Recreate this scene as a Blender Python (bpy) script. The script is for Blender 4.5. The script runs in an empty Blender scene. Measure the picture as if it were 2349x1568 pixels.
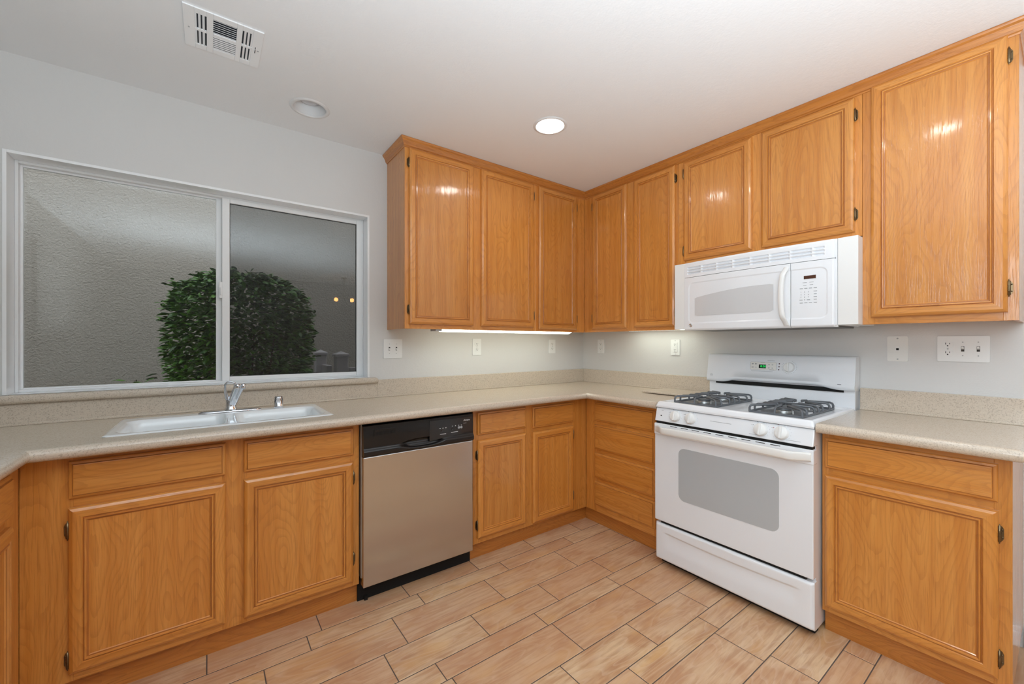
import bpy, bmesh, math, random
from mathutils import Vector, Matrix
random.seed(7)
S = bpy.context.scene
COL = S.collection
pi = math.pi

# ------------------------------------------------------------------ camera, world, light, exposure
cd = bpy.data.cameras.new('camera'); cam = bpy.data.objects.new('camera', cd); COL.objects.link(cam)
cam.location = (-2.6963, -2.5740, 1.2526)
cam.rotation_euler = (pi/2, 0, -math.radians(36.44))
cd.sensor_width = 36; cd.lens = 36*940.16/2349; cd.shift_y = 2.49/2349; cd.clip_start = .02
S.camera = cam
S.view_settings.view_transform = 'Standard'; S.view_settings.look = 'None'
S.view_settings.gamma = 1; S.view_settings.use_curve_mapping = False
S.view_settings.exposure = 0.07

CAN_POWER = 34.0        # emission strength of the recessed lamp lenses
W = bpy.data.worlds.new('world'); S.world = W; W.use_nodes = True
W.node_tree.nodes['Background'].inputs[0].default_value = (.90, .94, 1.0, 1)
W.node_tree.nodes['Background'].inputs[1].default_value = 2.5   # dusk sky

def area(name, loc, rot, sx, sy, power, col=(1, 1, 1), spread=pi):
    l = bpy.data.lights.new(name, 'AREA'); l.shape = 'RECTANGLE'; l.size = sx; l.size_y = sy
    l.energy = power; l.color = col; l.spread = spread
    o = bpy.data.objects.new(name, l); COL.objects.link(o); o.location = loc; o.rotation_euler = rot
    return o
# the photographer's flash, bounced off the ceiling above the camera
FCOL = (.785, .91, 1.0)
area('flash_light', (-3.05, -2.90, 1.30), (pi, 0, 0), 1.0, 1.0, 48, FCOL, math.radians(174))
area('flash_light', (-2.0, -2.95, 1.30), (pi, 0, 0), 1.0, 1.0, 28, FCOL, math.radians(174))
area('flash_light', (-1.35, -3.9, 1.30), (pi, 0, 0), .8, .8, 17, FCOL, math.radians(172))

# added fill lamp at the far left wall, where no window opens
area('left_fill_light', (-3.80, -3.1, 1.50), (0, -pi/2, 0), 1.1, 1.7, 15, (.88, .95, 1.0), math.radians(115))

# ------------------------------------------------------------------ materials
def lin(c):
    return tuple(((x/255)/12.92 if x/255 <= .04045 else ((x/255+.055)/1.055)**2.4) for x in c)
def col4(c): return lin(c)+(1,)
class NT:
    def __init__(s, name):
        s.m = bpy.data.materials.new(name); s.m.use_nodes = True; s.t = s.m.node_tree; s.n = s.t.nodes
        s.b = s.n['Principled BSDF']; s.out = s.n['Material Output']
    def add(s, ty, **k):
        n = s.n.new(ty)
        for a, v in k.items():
            if a.startswith('i_'):
                key = a[2:]; n.inputs[int(key) if key.isdigit() else key.replace('_', ' ')].default_value = v
            else: setattr(n, a, v)
        return n
    def ln(s, a, b): s.t.links.new(a, b)
    def math(s, op, a, b=None, c=None):
        n = s.n.new('ShaderNodeMath'); n.operation = op
        for i, v in enumerate((a, b, c)):
            if v is None: continue
            if isinstance(v, (int, float)): n.inputs[i].default_value = v
            else: s.ln(v, n.inputs[i])
        return n.outputs[0]
    def mix(s, f, a, b, mode='MIX'):
        n = s.n.new('ShaderNodeMix'); n.data_type = 'RGBA'; n.blend_type = mode
        for i, v in ((0, f), (6, a), (7, b)):
            if isinstance(v, (int, float)): n.inputs[i].default_value = v
            elif isinstance(v, tuple): n.inputs[i].default_value = v if len(v) == 4 else v+(1,)
            else: s.ln(v, n.inputs[i])
        return n.outputs[2]
    def noise(s, vec, scale, detail=2, rough=.5, dist=0):
        n = s.n.new('ShaderNodeTexNoise'); n.inputs['Scale'].default_value = scale
        n.inputs['Detail'].default_value = detail; n.inputs['Roughness'].default_value = rough
        n.inputs['Distortion'].default_value = dist
        if vec is not None: s.ln(vec, n.inputs['Vector'])
        return n.outputs['Fac']
    def smooth(s, v, a, b):
        n = s.n.new('ShaderNodeMapRange'); n.interpolation_type = 'SMOOTHSTEP'
        n.inputs[1].default_value = a; n.inputs[2].default_value = b; s.ln(v, n.inputs[0]); return n.outputs[0]
    def comb(s, x, y, z=0.):
        n = s.n.new('ShaderNodeCombineXYZ')
        for i, v in enumerate((x, y, z)):
            if isinstance(v, (int, float)): n.inputs[i].default_value = v
            else: s.ln(v, n.inputs[i])
        return n.outputs[0]
    def bump(s, h, strength, dist, normal=None):
        n = s.n.new('ShaderNodeBump'); n.inputs['Strength'].default_value = strength
        n.inputs['Distance'].default_value = dist; s.ln(h, n.inputs['Height'])
        if normal is not None: s.ln(normal, n.inputs['Normal'])
        s.ln(n.outputs[0], s.b.inputs['Normal']); return n.outputs[0]
def simple(name, c, rough=.5, metal=0., coat=0., emit=0., ior=1.5, ecol=None):
    t = NT(name); b = t.b
    b.inputs['Base Color'].default_value = col4(c); b.inputs['Roughness'].default_value = rough
    b.inputs['Metallic'].default_value = metal; b.inputs['Coat Weight'].default_value = coat
    b.inputs['Coat Roughness'].default_value = .08; b.inputs['IOR'].default_value = ior
    if emit:
        b.inputs['Emission Color'].default_value = col4(ecol or c); b.inputs['Emission Strength'].default_value = emit
    return t.m

def wood(name, light, mid, dark, coat=.55, lines=.24):
    t = NT(name)
    uv = t.add('ShaderNodeUVMap').outputs[0]
    sp = t.add('ShaderNodeSeparateXYZ'); t.ln(uv, sp.inputs[0]); u, v = sp.outputs[0], sp.outputs[1]
    rnd = t.add('ShaderNodeObjectInfo').outputs['Random']
    r = t.math('MULTIPLY', rnd, 53.)
    # cathedral figure: contour lines of a stretched smooth noise
    n1 = t.noise(t.comb(t.math('MULTIPLY', u, 1.5), t.math('MULTIPLY', v, 7.5), r), 1.0, 1.0, .35, .35)
    n1b = t.noise(t.comb(t.math('MULTIPLY', u, 14.), t.math('MULTIPLY', v, 60.), r), 1.0, 2.0)
    ph = t.math('ADD', t.math('MULTIPLY', n1, 26.), t.math('MULTIPLY', n1b, .45))
    fr = t.math('FRACT', ph)
    ring = t.math('SUBTRACT', 1., t.math('ABSOLUTE', t.math('SUBTRACT', t.math('MULTIPLY', fr, 2.), 1.)))
    ringd = t.smooth(fr, .45, .97)
    edge = t.smooth(fr, 1.0, .965)
    fig = t.math('MULTIPLY', ringd, edge)
    pores = t.smooth(t.noise(t.comb(t.math('MULTIPLY', u, 9.), t.math('MULTIPLY', v, 260.), r), 1.0, 3.0, .6), .5, .68)
    streak = t.noise(t.comb(t.math('MULTIPLY', u, 1.1), t.math('MULTIPLY', v, 34.), r), 1.0, 3.0, .55)
    blotch = t.noise(t.comb(t.math('MULTIPLY', u, 2.), t.math('MULTIPLY', v, 5.), r), 1.0, 2.0)
    c = t.mix(t.smooth(streak, .3, .72), col4(light), col4(mid))
    c = t.mix(t.math('MULTIPLY', t.smooth(blotch, .42, .75), .35), c, col4(mid))
    c = t.mix(t.math('MULTIPLY', fig, lines), c, col4(dark))
    c = t.mix(t.math('MULTIPLY', pores, .34), c, col4(dark))
    tint = t.add('ShaderNodeHueSaturation', i_Saturation=1.0)
    tint.inputs['Value'].default_value = 1
    t.ln(t.math('ADD', .93, t.math('MULTIPLY', t.math('FRACT', t.math('MULTIPLY', rnd, 7.3)), .14)), tint.inputs['Value'])
    t.ln(c, tint.inputs['Color']); t.ln(tint.outputs[0], t.b.inputs['Base Color'])
    t.b.inputs['Roughness'].default_value = .38
    t.b.inputs['Coat Weight'].default_value = coat; t.b.inputs['Coat Roughness'].default_value = .095
    h = t.math('ADD', t.math('MULTIPLY', pores, -.6), t.math('MULTIPLY', t.noise(t.comb(t.math('MULTIPLY', u, 7.), t.math('MULTIPLY', v, 16.), r), 1.0, 2.0), 2.2))
    nb = t.bump(h, .28, .0011)
    t.ln(nb, t.b.inputs['Coat Normal'])
    return t.m
OAK = wood('oak', (219, 149, 69), (204, 129, 49), (160, 90, 28), coat=.8)
OAK_DARK = wood('oak_rail', (205, 134, 60), (188, 113, 42), (142, 78, 26))
OAK_GROOVE = wood('oak_groove_dark', (184, 114, 50), (172, 102, 40), (130, 74, 26))  # darker oak tone for the groove faces of doors and drawer fronts

def paint(name, c, scale=170, strength=.32, rough=.55, dist=.0014):
    t = NT(name); g = t.add('ShaderNodeNewGeometry').outputs['Position']
    n = t.noise(g, scale, 2, .5); n2 = t.noise(g, scale*.33, 2, .5)
    t.b.inputs['Base Color'].default_value = col4(c); t.b.inputs['Roughness'].default_value = rough
    t.bump(t.math('ADD', n, t.math('MULTIPLY', n2, 1.3)), strength, dist); return t.m
WALL = paint('wall_paint', (220, 219, 217))
CEIL = paint('ceiling_paint', (240, 241, 242), 120, .3, .7)
TRIMW = simple('white_trim_paint', (247, 248, 249), .25, coat=.3)
VINYL = simple('white_vinyl', (240, 241, 241), .35)
EXTFRAME = simple('black_gasket', (22, 24, 28), .5)
ENAMEL = simple('white_enamel', (240, 243, 247), .16, coat=.4)
PLASTW = simple('white_plastic', (239, 240, 239), .35)
BISQ = simple('bisque_plastic', (236, 235, 231), .3)
OVGL = simple('oven_window_glass', (184, 189, 192), .12, coat=.5)
DOORGL = simple('white_door_glass', (238, 241, 245), .1, coat=.5)
MWGL = simple('microwave_window', (214, 215, 217), .1, coat=.4)
BLACK = simple('black_plastic', (16, 16, 18), .32, coat=.1)
BLACKM = simple('black_matte', (9, 9, 9), .8)
PANELD = simple('dark_glass_panel', (34, 38, 42), .15, coat=.3)
GREYMK = simple('grey_print', (166, 170, 174), .5)
DARKMK = simple('dark_print', (96, 98, 102), .5)
WHITEMK = simple('white_print', (225, 228, 230), .5)
REDMK = simple('red_print', (170, 40, 46), .5)
BROWN = simple('brown_display', (84, 54, 42), .2)
MAROON = simple('maroon_lens', (76, 26, 44), .2)
CHROME = simple('chrome', (226, 231, 238), .07, 1.)
BRONZE = simple('antique_bronze', (122, 104, 78), .3, .9)
IRON = simple('grey_cast_iron', (98, 102, 107), .45, .1)
IRONP = simple('grey_drip_pan', (112, 116, 120), .35, .3)
ALU = simple('burner_aluminium', (165, 168, 168), .35, .8)
GALV = simple('grey_metal', (190, 193, 196), .3, .8)
FILTER = simple('filter_mesh_metal', (120, 120, 118), .45, .7)
DUCT = simple('duct_dark', (70, 76, 82), .6)
PORC = simple('sink_porcelain', (240, 243, 244), .08, coat=.5)
LCD = simple('lcd_dark', (8, 34, 26), .15)
GREEN = simple('green_digits', (30, 190, 90), .4, emit=1.2, ecol=(30, 200, 90))
LAMP = simple('lamp_lens', (255, 255, 255), .4, emit=CAN_POWER, ecol=(255, 250, 243))
LAMPOFF = simple('lamp_unlit', (214, 216, 222), .3)
BAFFLE = simple('lamp_baffle', (226, 226, 226), .35)
TUBE = simple('tube_diffuser', (255, 255, 255), .4, emit=7.5, ecol=(246, 255, 238))
TUBE2 = simple('tube_diffuser_right', (255, 255, 255), .4, emit=6., ecol=(246, 255, 240))
WARM = simple('warm_globe', (255, 190, 120), .4, emit=26, ecol=(255, 176, 96))
VINYLF = simple('fence_vinyl', (196, 190, 192), .4)
SOIL = simple('soil', (62, 54, 46), .9)
BARK = simple('bark', (92, 78, 62), .8)

t = NT('laminate'); g = t.add('ShaderNodeNewGeometry').outputs['Position']
s1 = t.smooth(t.noise(g, 230, 3, .65), .50, .66); s2 = t.smooth(t.noise(g, 420, 2, .6), .60, .72); s3 = t.noise(g, 90, 2)
c = t.mix(t.math('MULTIPLY', s1, .55), col4((212, 198, 180)), col4((150, 133, 115)))
c = t.mix(t.math('MULTIPLY', s2, .5), c, col4((226, 218, 206)))
c = t.mix(t.math('MULTIPLY', t.smooth(s3, .5, .8), .25), c, col4((168, 152, 134)))
t.ln(c, t.b.inputs['Base Color']); t.b.inputs['Roughness'].default_value = .25; t.b.inputs['Coat Weight'].default_value = .35
LAM = t.m

t = NT('brushed_steel'); tc = t.add('ShaderNodeTexCoord').outputs['Object']
mp = t.add('ShaderNodeMapping'); mp.inputs['Scale'].default_value = (4, 4, 900); t.ln(tc, mp.inputs[0])
n = t.noise(mp.outputs[0], 1.0, 3)
t.b.inputs['Base Color'].default_value = col4((198, 196, 194)); t.b.inputs['Metallic'].default_value = 1
t.ln(t.math('ADD', .17, t.math('MULTIPLY', n, .10)), t.b.inputs['Roughness'])
t.b.inputs['Anisotropic'].default_value = .75; t.b.inputs['Anisotropic Rotation'].default_value = .25
tg = t.add('ShaderNodeTangent'); tg.direction_type = 'UV_MAP'; t.ln(tg.outputs[0], t.b.inputs['Tangent'])
t.bump(n, .05, .0005)
STEEL = t.m

t = NT('stucco'); g = t.add('ShaderNodeNewGeometry').outputs['Position']
n = t.noise(g, 60, 3, .6, .5); n2 = t.noise(g, 3, 2)
t.ln(t.mix(n2, col4((176, 169, 158)), col4((166, 158, 147))), t.b.inputs['Base Color']); t.b.inputs['Roughness'].default_value = .9
t.bump(n, .9, .010); STUCCO = t.m

t = NT('floor_tile'); g = t.add('ShaderNodeNewGeometry').outputs['Position']
at = t.add('ShaderNodeAttribute'); at.attribute_name = 'tile'; tr = at.outputs['Fac']
sp = t.add('ShaderNodeSeparateXYZ'); t.ln(g, sp.inputs[0]); x, y = sp.outputs[0], sp.outputs[1]
r = t.math('MULTIPLY', tr, 91.)
str_ = t.noise(t.comb(t.math('MULTIPLY', x, 4.5), t.math('MULTIPLY', y, 62.), r), 1., 4, .62, .3)
blo = t.noise(t.comb(t.math('MULTIPLY', x, 5.), t.math('MULTIPLY', y, 9.), r), 1., 3, .55, .3)
yel = t.noise(t.comb(t.math('MULTIPLY', x, 4.), t.math('MULTIPLY', y, 12.), t.math('ADD', r, 7.)), 1., 2)
n1 = t.noise(t.comb(t.math('MULTIPLY', x, 2.2), t.math('MULTIPLY', y, 11.), r), 1., 1, .4, .3)
fr = t.math('FRACT', t.math('MULTIPLY', n1, 13.)); ln_ = t.math('MULTIPLY', t.smooth(fr, .55, .95), t.smooth(fr, 1., .95))
c = t.mix(t.smooth(blo, .34, .68), col4((224, 194, 156)), col4((198, 153, 113)))
c = t.mix(t.math('MULTIPLY', t.smooth(str_, .40, .66), .62), c, col4((176, 128, 92)))
c = t.mix(t.math('MULTIPLY', t.smooth(yel, .5, .72), .5), c, col4((220, 172, 112)))
c = t.mix(t.math('MULTIPLY', ln_, .22), c, col4((234, 212, 188)))
c = t.mix(t.math('MULTIPLY', t.math('FRACT', t.math('MULTIPLY', tr, 17.)), .5), c, col4((197, 146, 112)))
t.ln(c, t.b.inputs['Base Color']); t.ln(t.math('ADD', .3, t.math('MULTIPLY', blo, .2)), t.b.inputs['Roughness'])
t.bump(t.math('ADD', str_, t.math('MULTIPLY', ln_, .4)), .18, .001)
TILE = t.m
GROUT = simple('grout', (92, 80, 72), .9)

t = NT('leaf'); rr = t.add('ShaderNodeAttribute'); rr.attribute_name = 'leaf'
c = t.mix(rr.outputs['Fac'], col4((22, 62, 16)), col4((92, 146, 44)))
t.ln(c, t.b.inputs['Base Color']); t.b.inputs['Roughness'].default_value = .4
t.b.inputs['Transmission Weight'].default_value = 0
LEAF = t.m

t = NT('window_glass'); t.n.remove(t.b)
tr_ = t.add('ShaderNodeBsdfTransparent'); tr_.inputs[0].default_value = (.93, .95, .95, 1)
gl = t.add('ShaderNodeBsdfGlossy', i_Roughness=.02); fz = t.add('ShaderNodeFresnel', i_IOR=1.5)
mx = t.add('ShaderNodeMixShader'); t.ln(fz.outputs[0], mx.inputs[0]); t.ln(tr_.outputs[0], mx.inputs[1]); t.ln(gl.outputs[0], mx.inputs[2])
t.ln(mx.outputs[0], t.out.inputs[0]); GLASS = t.m

# ------------------------------------------------------------------ mesh helpers
class MB:
    def __init__(s): s.v = []; s.f = []; s.uv = []; s.mi = []; s.sm = []; s.mats = []
    def mat(s, m):
        if m not in s.mats: s.mats.append(m)
        return s.mats.index(m)
    def face(s, pts, uvs=None, m=0, smooth=False):
        i = len(s.v); s.v += [tuple(p) for p in pts]; s.f.append(tuple(range(i, i+len(pts))))
        s.uv.append(uvs or [(0, 0)]*len(pts)); s.mi.append(m); s.sm.append(smooth)
    def box(s, x0, x1, y0, y1, z0, z1, g='z', m=0):
        if x0 > x1: x0, x1 = x1, x0
        if y0 > y1: y0, y1 = y1, y0
        if z0 > z1: z0, z1 = z1, z0
        ou, ov = random.uniform(0, 9), random.uniform(0, 9)
        P = [(x, y, z) for x in (x0, x1) for y in (y0, y1) for z in (z0, z1)]
        F = [((0, 1, 3, 2), 'x'), ((4, 6, 7, 5), 'x'), ((0, 4, 5, 1), 'y'), ((2, 3, 7, 6), 'y'), ((0, 2, 6, 4), 'z'), ((1, 5, 7, 3), 'z')]
        ax = 'xyz'
        i = len(s.v); s.v += P
        for f, n in F:
            o = [a for a in ax if a != n]
            if g in o: a = g; b = [q for q in o if q != g][0]
            else: a, b = o
            ia, ib = ax.index(a), ax.index(b)
            s.f.append(tuple(i+k for k in f)); s.mi.append(m); s.sm.append(False)
            s.uv.append([((P[k][ia])*(1 if g in o else .2)+ou, P[k][ib]+ov) for k in f])
    def frame(s, x0, x1, z0, z1, y, prof, m=0, groove=None, grooves=()):
        """profile (inset, protrusion toward -y) swept round a rectangle with mitred corners"""
        ou, ov = random.uniform(0, 9), random.uniform(0, 9)
        for a in range(len(prof)-1):
            (d0, p0), (d1, p1) = prof[a], prof[a+1]
            A = [(x0+d0, z0+d0), (x1-d0, z0+d0), (x1-d0, z1-d0), (x0+d0, z1-d0)]
            B = [(x0+d1, z0+d1), (x1-d1, z0+d1), (x1-d1, z1-d1), (x0+d1, z1-d1)]
            gm = (0 if groove is None else (groove if a in grooves else m))
            for k in range(4):
                k2 = (k+1) % 4
                pts = [(A[k][0], y-p0, A[k][1]), (A[k2][0], y-p0, A[k2][1]), (B[k2][0], y-p1, B[k2][1]), (B[k][0], y-p1, B[k][1])]
                hor = k in (0, 2)
                uv = [((q[0], q[2]+(q[1] if abs(d1-d0) < 1e-6 else 0)) if hor else (q[2], q[0]+(q[1] if abs(d1-d0) < 1e-6 else 0))) for q in pts]
                s.face(pts, [(q[0]+ou+k*3.3, q[1]+ov+k*1.7) for q in uv], gm)
        return prof[-1]
    def rect(s, x0, x1, z0, z1, y, g='z', m=0):
        ou, ov = random.uniform(0, 9), random.uniform(0, 9)
        P = [(x0, y, z0), (x1, y, z0), (x1, y, z1), (x0, y, z1)]
        s.face(P, [((p[2], p[0]) if g == 'z' else (p[0], p[2])) for p in P] and [(((p[2], p[0]) if g == 'z' else (p[0], p[2]))[0]+ou, ((p[2], p[0]) if g == 'z' else (p[0], p[2]))[1]+ov) for p in P], m)
    def poly(s, pts2, y0, y1, m=0):
        """prism: outline in x,z (counter-clockwise seen from the front, -y), from y0 (front) to y1"""
        s.face([(p[0], y0, p[1]) for p in pts2], None, m)
        s.face([(p[0], y1, p[1]) for p in reversed(pts2)], None, m)
        n = len(pts2)
        for k in range(n):
            a, b = pts2[k], pts2[(k+1) % n]
            s.face([(a[0], y0, a[1]), (a[0], y1, a[1]), (b[0], y1, b[1]), (b[0], y0, b[1])], None, m)
    def grid(s, P, m=0, smooth=True, flip=False):
        """P[i][j] vertices"""
        i0 = len(s.v); nu, nv = len(P), len(P[0])
        for row in P: s.v += [tuple(p) for p in row]
        for a in range(nu-1):
            for b in range(nv-1):
                q = (i0+a*nv+b, i0+(a+1)*nv+b, i0+(a+1)*nv+b+1, i0+a*nv+b+1)
                if flip: q = q[::-1]
                s.f.append(q); s.uv.append([(0, 0)]*4); s.mi.append(m); s.sm.append(smooth)
    def tube(s, pts, r, n=10, m=0, caps=True, closed=False, ry=None):
        pts = [Vector(p) for p in pts]; N = len(pts); rs = r if isinstance(r, (list, tuple)) else [r]*N
        rings = []; up = None
        for k in range(N):
            if closed: t_ = pts[(k+1) % N]-pts[k-1]
            else: t_ = pts[min(k+1, N-1)]-pts[max(k-1, 0)]
            t_.normalize()
            if up is None:
                up = Vector((0, 0, 1)) if abs(t_.z) < .9 else Vector((1, 0, 0))
            a = up-t_*up.dot(t_)
            if a.length < 1e-5: a = Vector((1, 0, 0))-t_*t_.x
            a.normalize(); b = t_.cross(a); up = a
            ra = rs[k]; rb = rs[k]*(ry if ry else 1)
            rings.append([pts[k]+a*math.cos(2*pi*j/n)*ra+b*math.sin(2*pi*j/n)*rb for j in range(n)]+[])
        for R in rings: R.append(R[0])
        if closed: rings.append(rings[0])
        s.grid(rings, m, True)
        if caps and not closed:
            s.face([tuple(p) for p in rings[0][:-1]], None, m); s.face([tuple(p) for p in reversed(rings[-1][:-1])], None, m)
    def lathe(s, prof, c=(0, 0, 0), n=40, m=0, axis='z', smooth=True, a0=0, a1=2*pi):
        P = []
        for k in range(n+1):
            a = a0+(a1-a0)*k/n; row = []
            for (r, h) in prof:
                if axis == 'z': row.append((c[0]+r*math.cos(a), c[1]+r*math.sin(a), c[2]+h))
                elif axis == 'y': row.append((c[0]+r*math.cos(a), c[1]-h, c[2]+r*math.sin(a)))
                else: row.append((c[0]+h, c[1]+r*math.cos(a), c[2]+r*math.sin(a)))
            P.append(row)
        s.grid(P, m, smooth)
    def build(s, name, mats, parent=None, bevel=0, weld=False, seg=2, smooth_all=False, **props):
        me = bpy.data.meshes.new(name); me.from_pydata(s.v, [], s.f)
        uvl = me.uv_layers.new(name='UVMap'); k = 0
        for u in s.uv:
            for q in u: uvl.data[k].uv = q; k += 1
        me.polygons.foreach_set('material_index', s.mi); me.polygons.foreach_set('use_smooth', [a or smooth_all for a in s.sm])
        for m in (mats if isinstance(mats, (list, tuple)) else [mats]): me.materials.append(m)
        if weld:
            bm = bmesh.new(); bm.from_mesh(me); bmesh.ops.remove_doubles(bm, verts=bm.verts, dist=1e-5)
            bmesh.ops.recalc_face_normals(bm, faces=bm.faces); bm.to_mesh(me); bm.free()
        me.update()
        o = bpy.data.objects.new(name, me); COL.objects.link(o)
        if parent: o.parent = parent
        if bevel:
            b = o.modifiers.new('b', 'BEVEL'); b.width = bevel; b.segments = seg; b.limit_method = 'ANGLE'; b.angle_limit = math.radians(40)
            b.harden_normals = False
        for a, v in props.items(): o[a] = v
        return o
def thing(name, label, cat, loc=(0, 0, 0), rz=0, group=None):
    o = bpy.data.objects.new(name, None); COL.objects.link(o); o.location = loc; o.rotation_euler = (0, 0, rz)
    o.empty_display_size = .05
    o['label'] = label; o['category'] = cat
    if group: o['group'] = group
    return o
def tag(o, label, cat, group=None):
    o['label'] = label; o['category'] = cat
    if group: o['group'] = group
    return o
def struct(o, label=None):
    o['kind'] = 'structure'
    if label: o['label'] = label
    return o
def rrect(x0, x1, z0, z1, r, n=6):
    out = []
    for cx, cz, a0 in ((x1-r, z0+r, -pi/2), (x1-r, z1-r, 0), (x0+r, z1-r, pi/2), (x0+r, z0+r, pi)):
        for k in range(n+1):
            a = a0+pi/2*k/n; out.append((cx+r*math.cos(a), cz+r*math.sin(a)))
    return out
def sdrr(x, z, x0, x1, z0, z1, r):
    """signed distance to a rounded rectangle (negative inside)"""
    cx, cz = (x0+x1)/2, (z0+z1)/2; qx = abs(x-cx)-(x1-x0)/2+r; qz = abs(z-cz)-(z1-z0)/2+r
    return math.hypot(max(qx, 0), max(qz, 0))+min(max(qx, qz), 0)-r
def sst(a, b, x):
    t_ = max(0, min(1, (x-a)/(b-a))); return t_*t_*(3-2*t_)
def hpanel(mb, x0, x1, z0, z1, yf, back, nx, nz, m=0):
    """closed panel whose front is y = yf(x,z); sides run back to y = back"""
    X = [x0+(x1-x0)*i/nx for i in range(nx+1)]; Z = [z0+(z1-z0)*j/nz for j in range(nz+1)]
    P = [[(x, yf(x, z), z) for z in Z] for x in X]
    mb.grid(P, m)
    for edge, fl in (([P[i][0] for i in range(nx+1)], 1), ([P[i][-1] for i in range(nx+1)], 0), (P[0], 0), (P[-1], 1)):
        mb.grid([[p, (p[0], back, p[2])] for p in edge], m, False, bool(fl))
    mb.face([(x0, back, z0), (x0, back, z1), (x1, back, z1), (x1, back, z0)], None, m)
def text_mesh(name, body, size, mat, parent, loc, rot=(pi/2, 0, 0), extrude=.0004, shear=0, align='CENTER'):
    c = bpy.data.curves.new(name, 'FONT'); c.body = body; c.size = size; c.extrude = extrude; c.shear = shear
    c.align_x = align; c.align_y = 'CENTER'; c.resolution_u = 2
    tmp = bpy.data.objects.new(name, c); COL.objects.link(tmp)
    bpy.context.view_layer.update()
    me = bpy.data.meshes.new_from_object(tmp.evaluated_get(bpy.context.evaluated_depsgraph_get()))
    bpy.data.objects.remove(tmp); me.materials.clear(); me.materials.append(mat)
    o = bpy.data.objects.new(name, me); COL.objects.link(o); o.parent = parent; o.location = loc; o.rotation_euler = rot
    return o

# ------------------------------------------------------------------ room shell
CEILZ = 2.442; XL = -3.86; YB = -6.0; SOUTH = YB
WX0, WX1, WZ0, WZ1 = -3.371, -1.901, 1.040, 2.040      # kitchen window opening
mb = MB(); T = .16
mb.box(XL-T, WX0, 0, T, -.02, CEILZ+.4); mb.box(WX1, 0, 0, T, -.02, CEILZ+.4)
mb.box(WX0, WX1, 0, T, -.02, WZ0-.036); mb.box(WX0, WX1, 0, T, WZ1, CEILZ+.4)
struct(mb.build('wall_left', WALL), 'white textured wall with the window above the sink')
mb = MB(); mb.box(0, T, YB, T, -.02, CEILZ+.4); struct(mb.build('wall_right', WALL), 'white textured wall behind the range')
mb = MB(); mb.box(XL-T, XL, YB, T, -.02, CEILZ+.4); WALL_DIM = paint('dimmed_wall_paint', (150, 146, 140)); struct(mb.build('wall_far_left', WALL_DIM))  # unseen walls painted darker to weaken their reflection in the window panes
mb = MB()
for a, b, c_, d in ((-4.0, -3.95, .9, 2.1), (-2.25, -2.2, .9, 2.1), (-3.95, -2.25, .9, .95), (-3.95, -2.25, 2.05, 2.1)): mb.box(XL+.001, XL+.03, a, b, c_, d)
struct(mb.build('fill_light_frame', WALL_DIM))  # made-up frame round the added fill lamp; the wall behind is solid
mb = MB(); mb.box(XL-T, T, YB-T, YB, -.02, CEILZ+.4)
struct(mb.build('wall_back', WALL_DIM))
# ceiling with round holes for the recessed lamps
CANS = [(-1.196, -.893, True, .0745), (-2.286, -.294, False, .0745), (-1.195, -2.168, True, .0745)]
bm = bmesh.new()
def loop(pts):
    vs = [bm.verts.new(p) for p in pts]
    return [bm.edges.new((vs[i], vs[(i+1) % len(vs)])) for i in range(len(vs))]
E_ = loop([(XL-T, YB-T, CEILZ), (T, YB-T, CEILZ), (T, T, CEILZ), (XL-T, T, CEILZ)])
for (cx, cy, on, r) in CANS: E_ += loop([(cx+(r+.004)*math.cos(2*pi*k/32), cy+(r+.004)*math.sin(2*pi*k/32), CEILZ) for k in range(32)])
bmesh.ops.triangle_fill(bm, edges=E_, use_beauty=True)
for f in bm.faces:
    if f.normal.z > 0: f.normal_flip()
me = bpy.data.meshes.new('ceiling'); bm.to_mesh(me); bm.free(); me.materials.append(CEIL)
o = bpy.data.objects.new('ceiling', me); COL.objects.link(o); struct(o, 'white textured ceiling')
sm = MB(); sm.box(XL-T, T, YB-T, T, CEILZ+.2, CEILZ+.24); struct(sm.build('ceiling', BLACKM))

# floor: plank tiles in repeating wide / narrow rows, grout between
mb = MB(); tile_vals = []
mb.box(XL-T, T, YB-T, T, -.03, -.0015, m=1); tile_vals += [0]*6
rows = []; ytop = -.0155; B0 = .6415-.4630*2
known = {1: -.687, 2: -.860, 3: -1.0265, 4: -.921, 5: -.984, 6: -.964, 7: -.7935, 8: -.8955, 9: -.937, 10: -.883, 11: -.613}
k = -3; i = 1
rr_ = random.Random(3)
bounds = []
for p in range(-1, 14):
    b = .6415+p*.4627-.4627
    bounds += [(b, b+.1005, .5005, 2), (b+.1005, b+.2985, .5005, 3), (b+.2985, b+.4627, .4035, 4)]
for idx, (a, b, L, ty) in enumerate(bounds):
    rn = idx-4
    # rn: row number with row 1 ending at y=-.6415
    ph = known.get(rn, rr_.uniform(0, 1)*L)
    y0, y1 = -b+.0019, -a-.0019
    if y0 > .0 or y1 < YB: continue
    y1 = min(y1, -.002)
    x = ph-math.ceil((ph-(XL-.1))/L)*L
    while x < 0:
        xa, xb = max(x+.0019, XL), min(x+L-.0019, 0)
        if xb-xa > .02:
            # bevelled slab top
            e = .0025; h = -.0012
            tv = rr_.random()
            O = [(xa, y0), (xb, y0), (xb, y1), (xa, y1)]; I = [(xa+e, y0+e), (xb-e, y0+e), (xb-e, y1-e), (xa+e, y1-e)]
            mb.face([(p_[0], p_[1], 0) for p_ in I]); tile_vals.append(tv)
            for q in range(4):
                q2 = (q+1) % 4
                mb.face([(*O[q], h), (*O[q2], h), (*I[q2], 0), (*I[q], 0)]); tile_vals.append(tv)
        x += L
fl = mb.build('floor', [TILE, GROUT]); struct(fl, 'wood-look plank tile floor with dark grout')
a_ = fl.data.attributes.new('tile', 'FLOAT', 'FACE'); a_.data.foreach_set('value', tile_vals)

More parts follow.
